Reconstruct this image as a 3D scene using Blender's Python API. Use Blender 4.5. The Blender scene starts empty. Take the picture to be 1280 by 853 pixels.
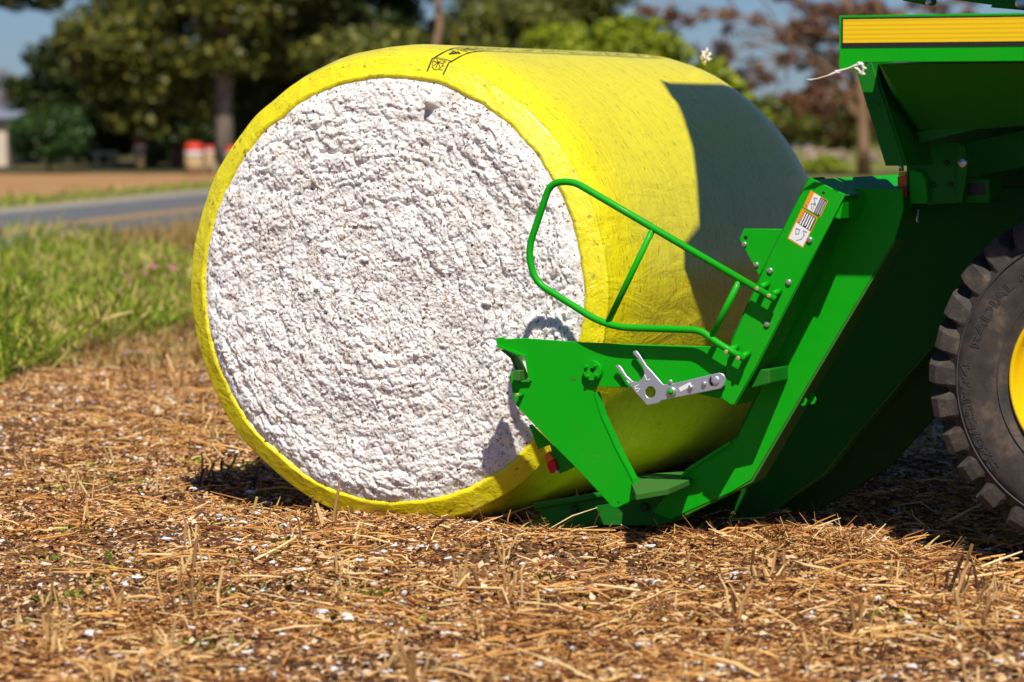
import bpy, bmesh, math, random
import numpy as np
from mathutils import Vector, Matrix, noise as mn

random.seed(7)
rng = np.random.default_rng(11)
scene = bpy.context.scene
col = scene.collection
R = math.radians

# ------------------------------------------------------------------ camera frame (metres; module front rim bottom at the origin)
TH, DIST, FPX, HZ, OX = R(25.2), 15.15, 3830.0, 140.0, -0.595
CAMH = (651 - HZ) / FPX * DIST
PITCH = math.atan((426.5 - HZ) / FPX)
RV = Vector((math.cos(TH), math.sin(TH), 0)); FH = Vector((-math.sin(TH), math.cos(TH), 0)); UPV = Vector((0, 0, 1))
FW = FH * math.cos(PITCH) - UPV * math.sin(PITCH); UU = UPV * math.cos(PITCH) + FH * math.sin(PITCH)
CAM = -OX * RV - DIST * FH + CAMH * UPV


def ray(x, y): return FW + RV * ((x - 640) / FPX) + UU * ((426.5 - y) / FPX)
def at(x, y, Y):                                   # traced outline point -> its place on the machine plane at depth Y
    d = ray(x, y); return CAM + d * ((Y - CAM.y) / d.y)
def on_ground(x, y, z=0.0):
    d = ray(x, y); return CAM + d * ((z - CAM.z) / d.z)
def view(r, d, z=0.0):                             # metres right / ahead of the photographer
    v = RV * r + FH * d; return Vector((CAM.x + v.x, CAM.y + v.y, z))


# ------------------------------------------------------------------ materials
MATS = {}
def mat(name, color, rough=0.5, metal=0.0, spec=0.5, coat=0.0, coat_r=0.1):
    m = bpy.data.materials.new(name); m.use_nodes = True
    b = m.node_tree.nodes['Principled BSDF']
    b.inputs['Base Color'].default_value = (*color, 1); b.inputs['Roughness'].default_value = rough
    b.inputs['Metallic'].default_value = metal; b.inputs['Specular IOR Level'].default_value = spec
    b.inputs['Coat Weight'].default_value = coat; b.inputs['Coat Roughness'].default_value = coat_r
    MATS[name] = m
    return m
def nd(m, kind, **kw):
    n = m.node_tree.nodes.new(kind)
    for k, v in kw.items(): setattr(n, k, v)
    return n
def lk(m, a, b): m.node_tree.links.new(a, b)
def ramp(m, stops, fac=None, interp='LINEAR'):
    n = nd(m, 'ShaderNodeValToRGB'); cr = n.color_ramp; cr.interpolation = interp
    while len(cr.elements) < len(stops): cr.elements.new(0.5)
    for e, (p, c) in zip(cr.elements, stops):
        e.position = p; e.color = (*c, 1) if len(c) == 3 else c
    if fac is not None: lk(m, fac, n.inputs['Fac'])
    return n
def tex_noise(m, scale, detail=4, rough=0.55, coord='Object', stretch=None, dist=0.0):
    tc = nd(m, 'ShaderNodeTexCoord'); n = nd(m, 'ShaderNodeTexNoise')
    n.inputs['Scale'].default_value = scale; n.inputs['Detail'].default_value = detail
    n.inputs['Roughness'].default_value = rough; n.inputs['Distortion'].default_value = dist
    out = tc.outputs[coord]
    if stretch:
        mp = nd(m, 'ShaderNodeMapping'); mp.inputs['Scale'].default_value = stretch
        lk(m, out, mp.inputs['Vector']); out = mp.outputs['Vector']
    lk(m, out, n.inputs['Vector'])
    return n
def mix(m, fac, a, b, mode='MIX'):
    n = nd(m, 'ShaderNodeMix', data_type='RGBA', blend_type=mode)
    for s, v in ((n.inputs['Factor'], fac), (n.inputs[6], a), (n.inputs[7], b)):
        if isinstance(v, (int, float)): s.default_value = v
        elif isinstance(v, tuple): s.default_value = (*v, 1) if len(v) == 3 else v
        else: lk(m, v, s)
    return n.outputs[2]
def bsdf(m): return m.node_tree.nodes['Principled BSDF']
def bump(m, height, strength=0.3, dist=0.01):
    n = nd(m, 'ShaderNodeBump'); n.inputs['Strength'].default_value = strength; n.inputs['Distance'].default_value = dist
    lk(m, height, n.inputs['Height']); lk(m, n.outputs['Normal'], bsdf(m).inputs['Normal'])

def painted(name, color, rough=0.34, coat=0.25, dirt=0.35, dust=(.16, .11, .05)):
    m = mat(name, color, rough, 0, 0.22, coat, 0.15)
    n = tex_noise(m, 3.0, 6, 0.65); r1 = ramp(m, [(0.45, (0, 0, 0)), (0.8, (1, 1, 1))], n.outputs['Fac'])
    n2 = tex_noise(m, 60.0, 3, 0.6); r2 = ramp(m, [(0.66, (0, 0, 0)), (0.74, (1, 1, 1))], n2.outputs['Fac'])
    c = mix(m, 0.0, color, dust); mx = c.node
    ml = nd(m, 'ShaderNodeMath', operation='MULTIPLY'); lk(m, r1.outputs['Color'], ml.inputs[0]); ml.inputs[1].default_value = dirt * 0.25
    ml2 = nd(m, 'ShaderNodeMath', operation='MULTIPLY_ADD'); lk(m, r2.outputs['Color'], ml2.inputs[0]); ml2.inputs[1].default_value = dirt * 0.4
    lk(m, ml.outputs[0], ml2.inputs[2]); lk(m, ml2.outputs[0], mx.inputs['Factor'])
    lk(m, c, bsdf(m).inputs['Base Color'])
    rr = ramp(m, [(0.3, (rough,) * 3), (0.8, (min(1, rough + .25),) * 3)], n.outputs['Fac']); lk(m, rr.outputs['Color'], bsdf(m).inputs['Roughness'])
    n4 = tex_noise(m, 1.0, 5, 0.75, stretch=(5, 5, 55)); n5 = tex_noise(m, 2.3, 2, 0.5)
    pr = nd(m, 'ShaderNodeMath', operation='MULTIPLY'); lk(m, n4.outputs['Fac'], pr.inputs[0]); lk(m, n5.outputs['Fac'], pr.inputs[1])
    r4 = ramp(m, [(0.40, (0, 0, 0)), (0.47, (min(1, dirt * 1.6),) * 3)], pr.outputs[0])
    c = mix(m, r4.outputs['Color'], c, dust); lk(m, c, bsdf(m).inputs['Base Color'])
    n3 = tex_noise(m, 7.0, 2, 0.5); bump(m, n3.outputs['Fac'], 0.08, 0.02)
    return m

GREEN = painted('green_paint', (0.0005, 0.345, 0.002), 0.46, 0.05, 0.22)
GREEN_DK = painted('dark_green_paint', (0.002, 0.16, 0.006), 0.5, 0.03, 0.4)  # darker base green than green_paint, with dust specks
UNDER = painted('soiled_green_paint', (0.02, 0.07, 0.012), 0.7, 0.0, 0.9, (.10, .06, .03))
BOUNCE_FLOOR = painted('bounce_floor_paint', (0.13, 0.27, 0.012), 0.45, 0.0, 0.8, (.34, .22, .08))  # floor colour tuned for the light it bounces onto the bale
SKIRT = painted('shade_dark_green_paint', (0.002, 0.095, 0.005), 0.55, 0.0, 0.6, (.05, .035, .015))  # green paint darkened, the skirt's shade put into its colour
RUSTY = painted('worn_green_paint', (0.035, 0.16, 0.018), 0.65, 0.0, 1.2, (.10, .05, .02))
YELLOWP = painted('yellow_paint', (0.80, 0.52, 0.003), 0.4, 0.2, 0.25)
BLACKP = mat('black_trim', (0.014, 0.013, 0.014), 0.5)
STEEL = mat('zinc_plated_steel', (0.60, 0.62, 0.66), 0.38, 0.75)
BOLT = mat('bolt_steel', (0.55, 0.53, 0.48), 0.35, 0.8)
COPPER = mat('bare_weld_metal', (0.60, 0.35, 0.25), 0.5, 0.4)
STRIPE = mat('yellow_stripe', (0.86, 0.56, 0.0), 0.45)
n_ = nd(STRIPE, 'ShaderNodeTexCoord'); s_ = nd(STRIPE, 'ShaderNodeSeparateXYZ'); lk(STRIPE, n_.outputs['Object'], s_.inputs[0])
w_ = nd(STRIPE, 'ShaderNodeMath', operation='MULTIPLY'); lk(STRIPE, s_.outputs['Z'], w_.inputs[0]); w_.inputs[1].default_value = 2 * math.pi / 0.0195
w2 = nd(STRIPE, 'ShaderNodeMath', operation='SINE'); lk(STRIPE, w_.outputs[0], w2.inputs[0])
w3 = ramp(STRIPE, [(0.25, (0.86, 0.56, 0.0)), (0.9, (0.70, 0.40, 0.0))], w2.outputs[0]); lk(STRIPE, w3.outputs['Color'], bsdf(STRIPE).inputs['Base Color'])
AMBER = mat('amber_lens', (0.78, 0.17, 0.006), 0.25, spec=.35)
REDL = mat('red_lens', (0.62, 0.003, 0.008), 0.25, spec=.35)
LAMPCAP = mat('yellow_lamp_cap', (0.75, 0.5, 0.01), 0.35)
WHITE = mat('white_print', (0.8, 0.8, 0.78), 0.5)
ORANGE = mat('orange_print', (0.85, 0.28, 0.005), 0.5)
BLACK = mat('black_print', (0.012, 0.012, 0.014), 0.5)
GREYPR = mat('grey_print', (0.35, 0.35, 0.36), 0.5)

# rubber
RUB = mat('tyre_rubber', (0.020, 0.018, 0.017), 0.75)
n1 = tex_noise(RUB, 9, 6, 0.65); rr = ramp(RUB, [(0.32, (0.018, 0.0155, 0.014)), (0.52, (0.048, 0.036, 0.028)), (0.72, (0.14, 0.095, 0.06))], n1.outputs['Fac'])
lk(RUB, rr.outputs['Color'], bsdf(RUB).inputs['Base Color']); nb = tex_noise(RUB, 70, 4); bump(RUB, nb.outputs['Fac'], 0.25, 0.004)
LUG = mat('dusty_tread_rubber', (0.05, 0.04, 0.03), 0.85)
n1 = tex_noise(LUG, 14, 6, 0.7); rr = ramp(LUG, [(0.3, (0.022, 0.019, 0.017)), (0.55, (0.055, 0.042, 0.032)), (0.8, (0.16, 0.115, 0.075))], n1.outputs['Fac'])
lk(LUG, rr.outputs['Color'], bsdf(LUG).inputs['Base Color']); nb = tex_noise(LUG, 60, 5); bump(LUG, nb.outputs['Fac'], 0.4, 0.006)
LETTER = mat('raised_rubber_letter', (0.05, 0.045, 0.042), 0.6)

# yellow film
WRAP = mat('yellow_film', (0.66, 0.56, 0.006), 0.42, spec=0.5, coat=0.3, coat_r=0.16)
na = tex_noise(WRAP, 1.0, 6, 0.7, stretch=(1.2, 9, 1.2)); nbk = tex_noise(WRAP, 1.0, 4, 0.75, stretch=(9, 42, 9)); nspk = tex_noise(WRAP, 46, 3, 0.6, stretch=(0.5, 1.3, 0.5))
base = ramp(WRAP, [(0.3, (0.72, 0.60, 0.002)), (0.5, (0.80, 0.69, 0.004)), (0.75, (0.83, 0.74, 0.014))], na.outputs['Fac'])
sc1 = ramp(WRAP, [(0.54, (0, 0, 0)), (0.78, (0.45, 0.45, 0.45))], nbk.outputs['Fac'])
c1 = mix(WRAP, sc1.outputs['Color'], base.outputs['Color'], (0.30, 0.24, 0.02))
sc2 = ramp(WRAP, [(0.605, (0, 0, 0)), (0.70, (0.75, 0.75, 0.75))], nspk.outputs['Fac'])
c2 = mix(WRAP, sc2.outputs['Color'], c1, (0.22, 0.16, 0.03)); lk(WRAP, c2, bsdf(WRAP).inputs['Base Color'])
rg = ramp(WRAP, [(0.35, (0.34,) * 3), (0.7, (0.56,) * 3)], nbk.outputs['Fac']); lk(WRAP, rg.outputs['Color'], bsdf(WRAP).inputs['Roughness'])
ncr = tex_noise(WRAP, 1.0, 5, 0.6, stretch=(7, 2.2, 7), dist=.6)
hsum = nd(WRAP, 'ShaderNodeMath', operation='MULTIPLY_ADD'); lk(WRAP, ncr.outputs['Fac'], hsum.inputs[0]); hsum.inputs[1].default_value = 2.2; lk(WRAP, nbk.outputs['Fac'], hsum.inputs[2])
bump(WRAP, hsum.outputs[0], 0.5, 0.016)
INK = mat('faded_black_ink', (0.05, 0.05, 0.01), 0.6)

# cotton
COTTON = mat('seed_cotton', (0.80, 0.765, 0.735), 0.95, spec=0.05)
for k_, v_ in (('Subsurface Weight', .6), ('Subsurface Radius', (1.0, .9, .8)), ('Subsurface Scale', .012)): bsdf(COTTON).inputs[k_].default_value = v_
nw = tex_noise(COTTON, 10, 5, 0.6); cb = ramp(COTTON, [(0.3, (0.66, 0.60, 0.54)), (0.5, (0.83, 0.79, 0.745)), (0.75, (0.90, 0.875, 0.84))], nw.outputs['Fac'])
ns = tex_noise(COTTON, 52, 4, 0.7); sp = ramp(COTTON, [(0.565, (0, 0, 0)), (0.63, (0.9, 0.9, 0.9))], ns.outputs['Fac'])
nt = tex_noise(COTTON, 30, 2, 0.5); tcol = ramp(COTTON, [(0.4, (0.16, 0.10, 0.06)), (0.65, (0.38, 0.20, 0.07))], nt.outputs['Fac'])
cc = mix(COTTON, sp.outputs['Color'], cb.outputs['Color'], tcol.outputs['Color']); lk(COTTON, cc, bsdf(COTTON).inputs['Base Color'])
nb = tex_noise(COTTON, 130, 4, 0.7); bump(COTTON, nb.outputs['Fac'], 0.25, 0.008)

def island_mat(name, stops, rough=0.75, spec=0.25, transl=0.0, tint=None):
    m = mat(name, stops[0][1], rough, spec=spec)
    g = nd(m, 'ShaderNodeNewGeometry'); r = ramp(m, stops, g.outputs['Random Per Island'])
    lk(m, r.outputs['Color'], bsdf(m).inputs['Base Color'])
    if transl:
        t = nd(m, 'ShaderNodeBsdfTranslucent'); lk(m, r.outputs['Color'], t.inputs['Color'])
        mx = nd(m, 'ShaderNodeMixShader'); mx.inputs[0].default_value = transl
        out = m.node_tree.nodes['Material Output']
        lk(m, bsdf(m).outputs[0], mx.inputs[1]); lk(m, t.outputs[0], mx.inputs[2]); lk(m, mx.outputs[0], out.inputs['Surface'])
    return m
STRAW = island_mat('dry_stalk', [(0.0, (0.06, 0.019, 0.008)), (0.27, (0.20, 0.066, 0.018)), (0.5, (0.47, 0.195, 0.047)), (0.78, (0.74, 0.40, 0.115)), (1.0, (0.86, 0.62, 0.30))], 0.6)
FLAKE = island_mat('boll_husk', [(0.0, (0.055, 0.022, 0.010)), (0.4, (0.22, 0.085, 0.030)), (0.7, (0.56, 0.29, 0.11)), (1.0, (0.80, 0.60, 0.38))], 0.7)
LINT = island_mat('loose_lint', [(0.0, (0.60, 0.50, 0.40)), (0.5, (0.76, 0.70, 0.64)), (1.0, (0.82, 0.79, 0.76))], 0.9, 0.1)
STUB = island_mat('stub_stalk', [(0.0, (0.20, 0.09, 0.03)), (0.3, (0.52, 0.29, 0.10)), (1.0, (0.80, 0.56, 0.24))], 0.6)
STUB_DK = island_mat('dark_stub_stalk', [(0.0, (0.04, 0.018, 0.012)), (0.6, (0.12, 0.055, 0.03)), (1.0, (0.42, 0.25, 0.10))], 0.6)
WEED = island_mat('weed_leaf', [(0.0, (0.045, 0.10, 0.006)), (0.3, (0.15, 0.25, 0.012)), (0.58, (0.29, 0.37, 0.022)), (0.78, (0.44, 0.43, 0.06)), (1.0, (0.60, 0.45, 0.17))], 0.6, 0.2, 0.25)
_n = tex_noise(WEED, .9, 3, .5); _g = [x for x in WEED.node_tree.nodes if x.bl_idname == 'ShaderNodeNewGeometry'][0]; _r = [x for x in WEED.node_tree.nodes if x.bl_idname == 'ShaderNodeValToRGB'][0]
_m = nd(WEED, 'ShaderNodeMath', operation='MULTIPLY_ADD'); lk(WEED, _n.outputs['Fac'], _m.inputs[0]); _m.inputs[1].default_value = 1.5; _m.inputs[2].default_value = -.69
_a = nd(WEED, 'ShaderNodeMath', operation='ADD', use_clamp=True); lk(WEED, _m.outputs[0], _a.inputs[0]); lk(WEED, _g.outputs['Random Per Island'], _a.inputs[1]); lk(WEED, _a.outputs[0], _r.inputs['Fac'])
DRYG = island_mat('dry_grass_blade', [(0.0, (0.22, 0.12, 0.035)), (0.5, (0.40, 0.25, 0.08)), (1.0, (0.48, 0.38, 0.15))], 0.7, 0.2, 0.25)
PINK = island_mat('pink_bloom', [(0.0, (0.45, 0.12, 0.17)), (1.0, (0.55, 0.22, 0.25))], 0.7, 0.2, 0.2)
def leafm(name, a, b, c, t=0.25): return island_mat(name, [(0.0, a), (0.5, b), (1.0, c)], 0.5, 0.35, t)
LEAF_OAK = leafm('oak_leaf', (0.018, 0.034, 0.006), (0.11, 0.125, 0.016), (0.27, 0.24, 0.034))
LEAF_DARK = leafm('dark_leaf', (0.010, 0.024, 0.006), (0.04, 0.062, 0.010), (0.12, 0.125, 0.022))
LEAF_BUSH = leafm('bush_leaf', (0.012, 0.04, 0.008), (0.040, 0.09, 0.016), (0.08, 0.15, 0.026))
LEAF_OLIVE = leafm('olive_leaf', (0.03, 0.05, 0.010), (0.15, 0.165, 0.026), (0.32, 0.31, 0.055))
LEAF_LIME = leafm('lime_leaf', (0.05, 0.10, 0.005), (0.24, 0.30, 0.010), (0.48, 0.50, 0.018))
LEAF_RUST = leafm('rusty_leaf', (0.06, 0.022, 0.014), (0.16, 0.06, 0.035), (0.28, 0.15, 0.06), 0.15)
LEAF_FAR = leafm('far_leaf', (0.05, 0.075, 0.035), (0.09, 0.12, 0.05), (0.14, 0.17, 0.07))
def barkm(name, a, b):
    m = mat(name, a, 0.85, spec=0.15); n = tex_noise(m, 2.2, 6, 0.7, stretch=(3, 3, 0.5))
    r = ramp(m, [(0.35, a), (0.7, b)], n.outputs['Fac']); lk(m, r.outputs['Color'], bsdf(m).inputs['Base Color']); bump(m, n.outputs['Fac'], 0.5, 0.05); return m
BARK = barkm('pale_bark', (0.16, 0.115, 0.085), (0.36, 0.28, 0.21))
BARK_DK = barkm('dark_bark', (0.05, 0.035, 0.025), (0.12, 0.085, 0.06))
BARK_TAN = barkm('tan_bark', (0.18, 0.11, 0.06), (0.30, 0.19, 0.11))

# ground
SOIL = mat('field_soil', (0.2, 0.12, 0.07), 0.95, spec=0.1)
g1 = tex_noise(SOIL, 1.3, 6, 0.6); g2 = tex_noise(SOIL, 24, 8, 0.7); g3 = tex_noise(SOIL, 90, 4, 0.7)
s1 = ramp(SOIL, [(0.30, (0.07, 0.040, 0.026)), (0.5, (0.19, 0.10, 0.048)), (0.72, (0.38, 0.20, 0.08))], g2.outputs['Fac'])
s2 = ramp(SOIL, [(0.4, (0.105, 0.066, 0.045)), (0.65, (0.25, 0.125, 0.05))], g1.outputs['Fac'])
sm = mix(SOIL, 0.45, s1.outputs['Color'], s2.outputs['Color'])
s3 = ramp(SOIL, [(0.68, (0, 0, 0)), (0.74, (0.7, 0.7, 0.7))], g3.outputs['Fac']); sm2 = mix(SOIL, s3.outputs['Color'], sm, (0.5, 0.36, 0.2))
lk(SOIL, sm2, bsdf(SOIL).inputs['Base Color']); bump(SOIL, g2.outputs['Fac'], 0.8, 0.04)
def groundm(name, a, b, c, scale, stretch=None):
    m = mat(name, a, 0.95, spec=0.1); n = tex_noise(m, scale, 8, 0.7, stretch=stretch)
    r = ramp(m, [(0.3, a), (0.52, b), (0.74, c)], n.outputs['Fac']); lk(m, r.outputs['Color'], bsdf(m).inputs['Base Color']); return m
FARF = groundm('cut_field', (0.26, 0.135, 0.055), (0.37, 0.20, 0.085), (0.47, 0.28, 0.13), 0.8)
VERGE = groundm('verge_turf', (0.09, 0.10, 0.025), (0.17, 0.17, 0.04), (0.30, 0.20, 0.08), 0.7)
YARD = groundm('yard_turf', (0.04, 0.045, 0.018), (0.085, 0.075, 0.03), (0.20, 0.14, 0.06), 0.6)
ASPH = groundm('asphalt', (0.10, 0.10, 0.102), (0.13, 0.13, 0.13), (0.165, 0.163, 0.16), 3.0)
LINEY = mat('yellow_road_paint', (0.55, 0.30, 0.05), 0.8); LINEW = mat('white_road_paint', (0.55, 0.53, 0.48), 0.8)
SHOULDER = groundm('road_shoulder', (0.26, 0.20, 0.13), (0.34, 0.27, 0.18), (0.42, 0.34, 0.24), 2.0)

# ------------------------------------------------------------------ object helpers
WLOC = {}
def parent_to(o, p, wl):
    if p is None: o.location = wl
    else:
        o.parent = p; o.location = Vector(wl) - WLOC[p.name]
    WLOC[o.name] = Vector(wl)
def empty(name, loc, label=None, cat=None, group=None, parent=None):
    o = bpy.data.objects.new(name, None); col.objects.link(o); o.empty_display_size = 0.2
    parent_to(o, parent, loc); tag(o, label, cat, group); return o
def tag(o, label=None, cat=None, group=None, kind=None):
    if label: o['label'] = label
    if cat: o['category'] = cat
    if group: o['group'] = group
    if kind: o['kind'] = kind
    return o
def add_mesh(name, me, m, parent=None, smooth=False, origin=None):
    n = len(me.vertices); co = np.empty(n * 3, np.float32); me.vertices.foreach_get('co', co); co = co.reshape(-1, 3)
    c = np.array(origin if origin is not None else (co.min(0) + co.max(0)) / 2, np.float32)
    me.vertices.foreach_set('co', (co - c).ravel())
    if smooth: me.polygons.foreach_set('use_smooth', np.ones(len(me.polygons), bool))
    me.update()
    if m: me.materials.append(m)
    o = bpy.data.objects.new(name, me); col.objects.link(o); parent_to(o, parent, Vector([float(v) for v in c])); return o
def mesh_np(name, V, F):
    V = np.asarray(V, np.float32); F = np.asarray(F, np.int32); k = F.shape[1]
    me = bpy.data.meshes.new(name); me.vertices.add(len(V)); me.vertices.foreach_set('co', V.ravel())
    me.loops.add(F.size); me.loops.foreach_set('vertex_index', F.ravel()); me.polygons.add(len(F))
    me.polygons.foreach_set('loop_start', np.arange(0, F.size, k, dtype=np.int32)); me.polygons.foreach_set('loop_total', np.full(len(F), k, np.int32))
    me.update(calc_edges=True); return me
def bm_mesh(name, bm, recalc=True):
    if recalc: bmesh.ops.recalc_face_normals(bm, faces=bm.faces)
    me = bpy.data.meshes.new(name); bm.to_mesh(me); bm.free(); return me
def dedupe(pts):
    out = []
    for p in pts:
        if not out or (Vector(p) - Vector(out[-1])).length > 1e-6: out.append(p)
    return out
def fillet(pts, rad, closed=False, seg=6):
    out = []; n = len(pts)
    for i, p in enumerate(pts):
        p = Vector(p)
        if not closed and i in (0, n - 1): out.append(p); continue
        a = Vector(pts[i - 1]); b = Vector(pts[(i + 1) % n]); r_ = rad[i] if isinstance(rad, (list, tuple)) else rad
        da, db = (a - p), (b - p); k = min(r_, da.length * .45, db.length * .45)
        if k < 1e-5: out.append(p); continue
        s, e = p + da.normalized() * k, p + db.normalized() * k
        for j in range(seg + 1):
            t = j / seg; out.append(s * (1 - t) ** 2 + p * 2 * t * (1 - t) + e * t * t)
    return out
def curve_plate(name, loops, Y, thick, bevel=0.0025):
    cu = bpy.data.curves.new(name, 'CURVE'); cu.dimensions = '2D'; cu.fill_mode = 'BOTH'
    bevel = min(bevel, thick * .4); cu.extrude = thick / 2 - bevel; cu.bevel_depth = bevel; cu.bevel_resolution = 1; cu.offset = -bevel
    for lp in loops:
        s = cu.splines.new('POLY'); s.points.add(len(lp) - 1)
        for q, (x, z) in zip(s.points, lp): q.co = (x, z, 0, 1)
        s.use_cyclic_u = True
    ob = bpy.data.objects.new(name, cu); col.objects.link(ob); dg = bpy.context.evaluated_depsgraph_get()
    me = bpy.data.meshes.new_from_object(ob.evaluated_get(dg)); bpy.data.objects.remove(ob); bpy.data.curves.remove(cu)
    me.materials.clear()
    bm = bmesh.new(); bm.from_mesh(me); bpy.data.meshes.remove(me)
    bmesh.ops.remove_doubles(bm, verts=bm.verts, dist=1e-5)
    for v in bm.verts: v.co = Vector((v.co.x, Y + thick / 2 - v.co.z, v.co.y))
    return bm_mesh(name, bm)
def plate(name, px, Y, thick, m, parent, holes=(), bevel=0.0025, rad=0.0, smooth=False):
    """flat cut steel plate: outline traced on the plane at depth Y, real thickness behind it"""
    lp = [at(x, y, Y) for x, y in px]
    if rad: lp = fillet(lp, rad, True)
    loops = [[(p.x, p.z) for p in lp]] + [[(at(x, y, Y).x, at(x, y, Y).z) for x, y in h] for h in holes]
    return add_mesh(name, curve_plate(name, loops, Y, thick, bevel), m, parent, smooth)
def ring_px(x, y, r, n=16): return [(x + r * .905 * math.cos(a), y + r * math.sin(a)) for a in np.linspace(0, 2 * math.pi, n, endpoint=False)]
def tube_bm(bm, pts, rad, n=10, cap=True):
    pts = [Vector(p) for p in dedupe(pts)]; rings = []; up = None
    for i, p in enumerate(pts):
        t = (pts[min(i + 1, len(pts) - 1)] - pts[max(i - 1, 0)]).normalized()
        if up is None: up = t.orthogonal().normalized()
        up = (up - t * up.dot(t)); up = up.normalized() if up.length > 1e-6 else t.orthogonal().normalized()
        s = t.cross(up); r_ = rad[i] if isinstance(rad, (list, tuple)) else rad
        rings.append([bm.verts.new(p + (up * math.cos(a) + s * math.sin(a)) * r_) for a in np.linspace(0, 2 * math.pi, n, endpoint=False)])
    for a, b in zip(rings, rings[1:]):
        for k in range(n): bm.faces.new((a[k], a[(k + 1) % n], b[(k + 1) % n], b[k]))
    if cap: bm.faces.new(rings[0]); bm.faces.new(rings[-1])
def tube(name, pts, rad, m, parent, n=12, cap=True):
    bm = bmesh.new(); tube_bm(bm, pts, rad, n, cap); return add_mesh(name, bm_mesh(name, bm), m, parent, True)
def prism(name, quad_a, quad_b, m, parent, bevel=0.0):
    """solid between two matching polygons"""
    bm = bmesh.new(); A = [bm.verts.new(p) for p in quad_a]; B = [bm.verts.new(p) for p in quad_b]; n = len(A)
    bm.faces.new(A); bm.faces.new(B[::-1])
    for i in range(n): bm.faces.new((A[i], A[(i + 1) % n], B[(i + 1) % n], B[i]))
    bmesh.ops.recalc_face_normals(bm, faces=bm.faces)
    if bevel: bmesh.ops.bevel(bm, geom=list(bm.edges), offset=bevel, segments=2, affect='EDGES', profile=0.5)
    return add_mesh(name, bm_mesh(name, bm), m, parent)
def extrude_px(name, px, Y0, Y1, m, parent, bevel=0.004):
    a = [at(x, y, Y0) for x, y in px]; return prism(name, a, [Vector((p.x, Y1, p.z)) for p in a], m, parent, bevel)
def box(name, lo, hi, m, parent, bevel=0.0):
    q = [(lo[0], lo[1]), (hi[0], lo[1]), (hi[0], hi[1]), (lo[0], hi[1])]
    return prism(name, [(x, y, lo[2]) for x, y in q], [(x, y, hi[2]) for x, y in q], m, parent, bevel)
def disc_y(name, c, r, t, m, parent, n=14, dome=0.3):
    """bolt head facing the -Y side"""
    bm = bmesh.new(); prof = [(r, 0), (r, -t * (1 - dome)), (r * .75, -t * .93), (0.0001, -t)]; rings = []
    for rr_, yy in prof: rings.append([bm.verts.new((c[0] + rr_ * math.cos(a), c[1] + yy, c[2] + rr_ * math.sin(a))) for a in np.linspace(0, 2 * math.pi, n, endpoint=False)])
    for a, b in zip(rings, rings[1:]):
        for k in range(n): bm.faces.new((a[k], a[(k + 1) % n], b[(k + 1) % n], b[k]))
    bmesh.ops.remove_doubles(bm, verts=bm.verts, dist=0.0003)
    return add_mesh(name, bm_mesh(name, bm), m, parent, True)
def bolt_px(x, y, Y, r, parent, m=None, name='bolt'):
    p = at(x, y, Y); return disc_y(name, p, r, r * .8, m or BOLT, parent)
def sheet(name, pts, m, z, kind='structure'):
    bm = bmesh.new(); bm.faces.new([bm.verts.new((p.x, p.y, z)) for p in pts]); o = add_mesh(name, bm_mesh(name, bm), m)
    if o.data.polygons[0].normal.z < 0: o.data.flip_normals()
    return tag(o, kind=kind)

# ------------------------------------------------------------------ value noise / Worley in numpy
def hash2(i, j, s=0):
    h = (i.astype(np.int64) * 374761393 + j.astype(np.int64) * 668265263 + s * 974634777) & 0x7fffffff
    h = ((h ^ (h >> 13)) * 1274126177) & 0x7fffffff
    return ((h ^ (h >> 16)) & 0xffffff) / float(0xffffff)
def vnoise(x, y, s=0):
    i, j = np.floor(x), np.floor(y); fx, fy = x - i, y - j; fx = fx * fx * (3 - 2 * fx); fy = fy * fy * (3 - 2 * fy)
    a, b, c, d = hash2(i, j, s), hash2(i + 1, j, s), hash2(i, j + 1, s), hash2(i + 1, j + 1, s)
    return (a * (1 - fx) + b * fx) * (1 - fy) + (c * (1 - fx) + d * fx) * fy
def fbm(x, y, s=0, o=4):
    v, a, t = 0, 0.5, 0
    for k in range(o): v = v + a * vnoise(x * 2 ** k, y * 2 ** k, s + k); t += a; a *= .5
    return v / t
MOUND = on_ground(1010, 690)
def gh(x, y):
    x = np.asarray(x, float); y = np.asarray(y, float)
    d = np.hypot(x + 0.5, y - 2); f = np.clip(1 - (d - 10) / 16, 0, 1)
    h = (fbm(x * 1.1 + 9, y * 1.1 + 4, 3, 4) - .5) * .09 + (fbm(x * 6, y * 6, 9, 3) - .5) * .03
    h = h + .09 * np.exp(-(((x - MOUND.x) / .42) ** 2 + ((y - MOUND.y) / .26) ** 2))
    h = h + .022 * np.exp(-(((x - .9) / .8) ** 2 + ((y + .55) / .18) ** 2)) + .02 * np.exp(-(((x - 1.9) / .9) ** 2 + ((y + .6) / .25) ** 2))
    h = h + (fbm(x * 2.6 + 3, y * 2.6 + 8, 19, 2) - .5) * .06 * np.clip((np.abs(y + .1) - .25) / .6, .15, 1)
    h = h - .03 * np.exp(-(((x - .8) / 1.6) ** 4 + ((y + .15) / .3) ** 2))
    # pressed flat under the module and wheel
    press = np.clip(1 - np.maximum(np.abs(x - .05) - .35, np.maximum(-y - .05, y - 3.3)) / .25, 0, 1)
    return (h - .02) * f * (1 - press) - .015 * press

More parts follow.
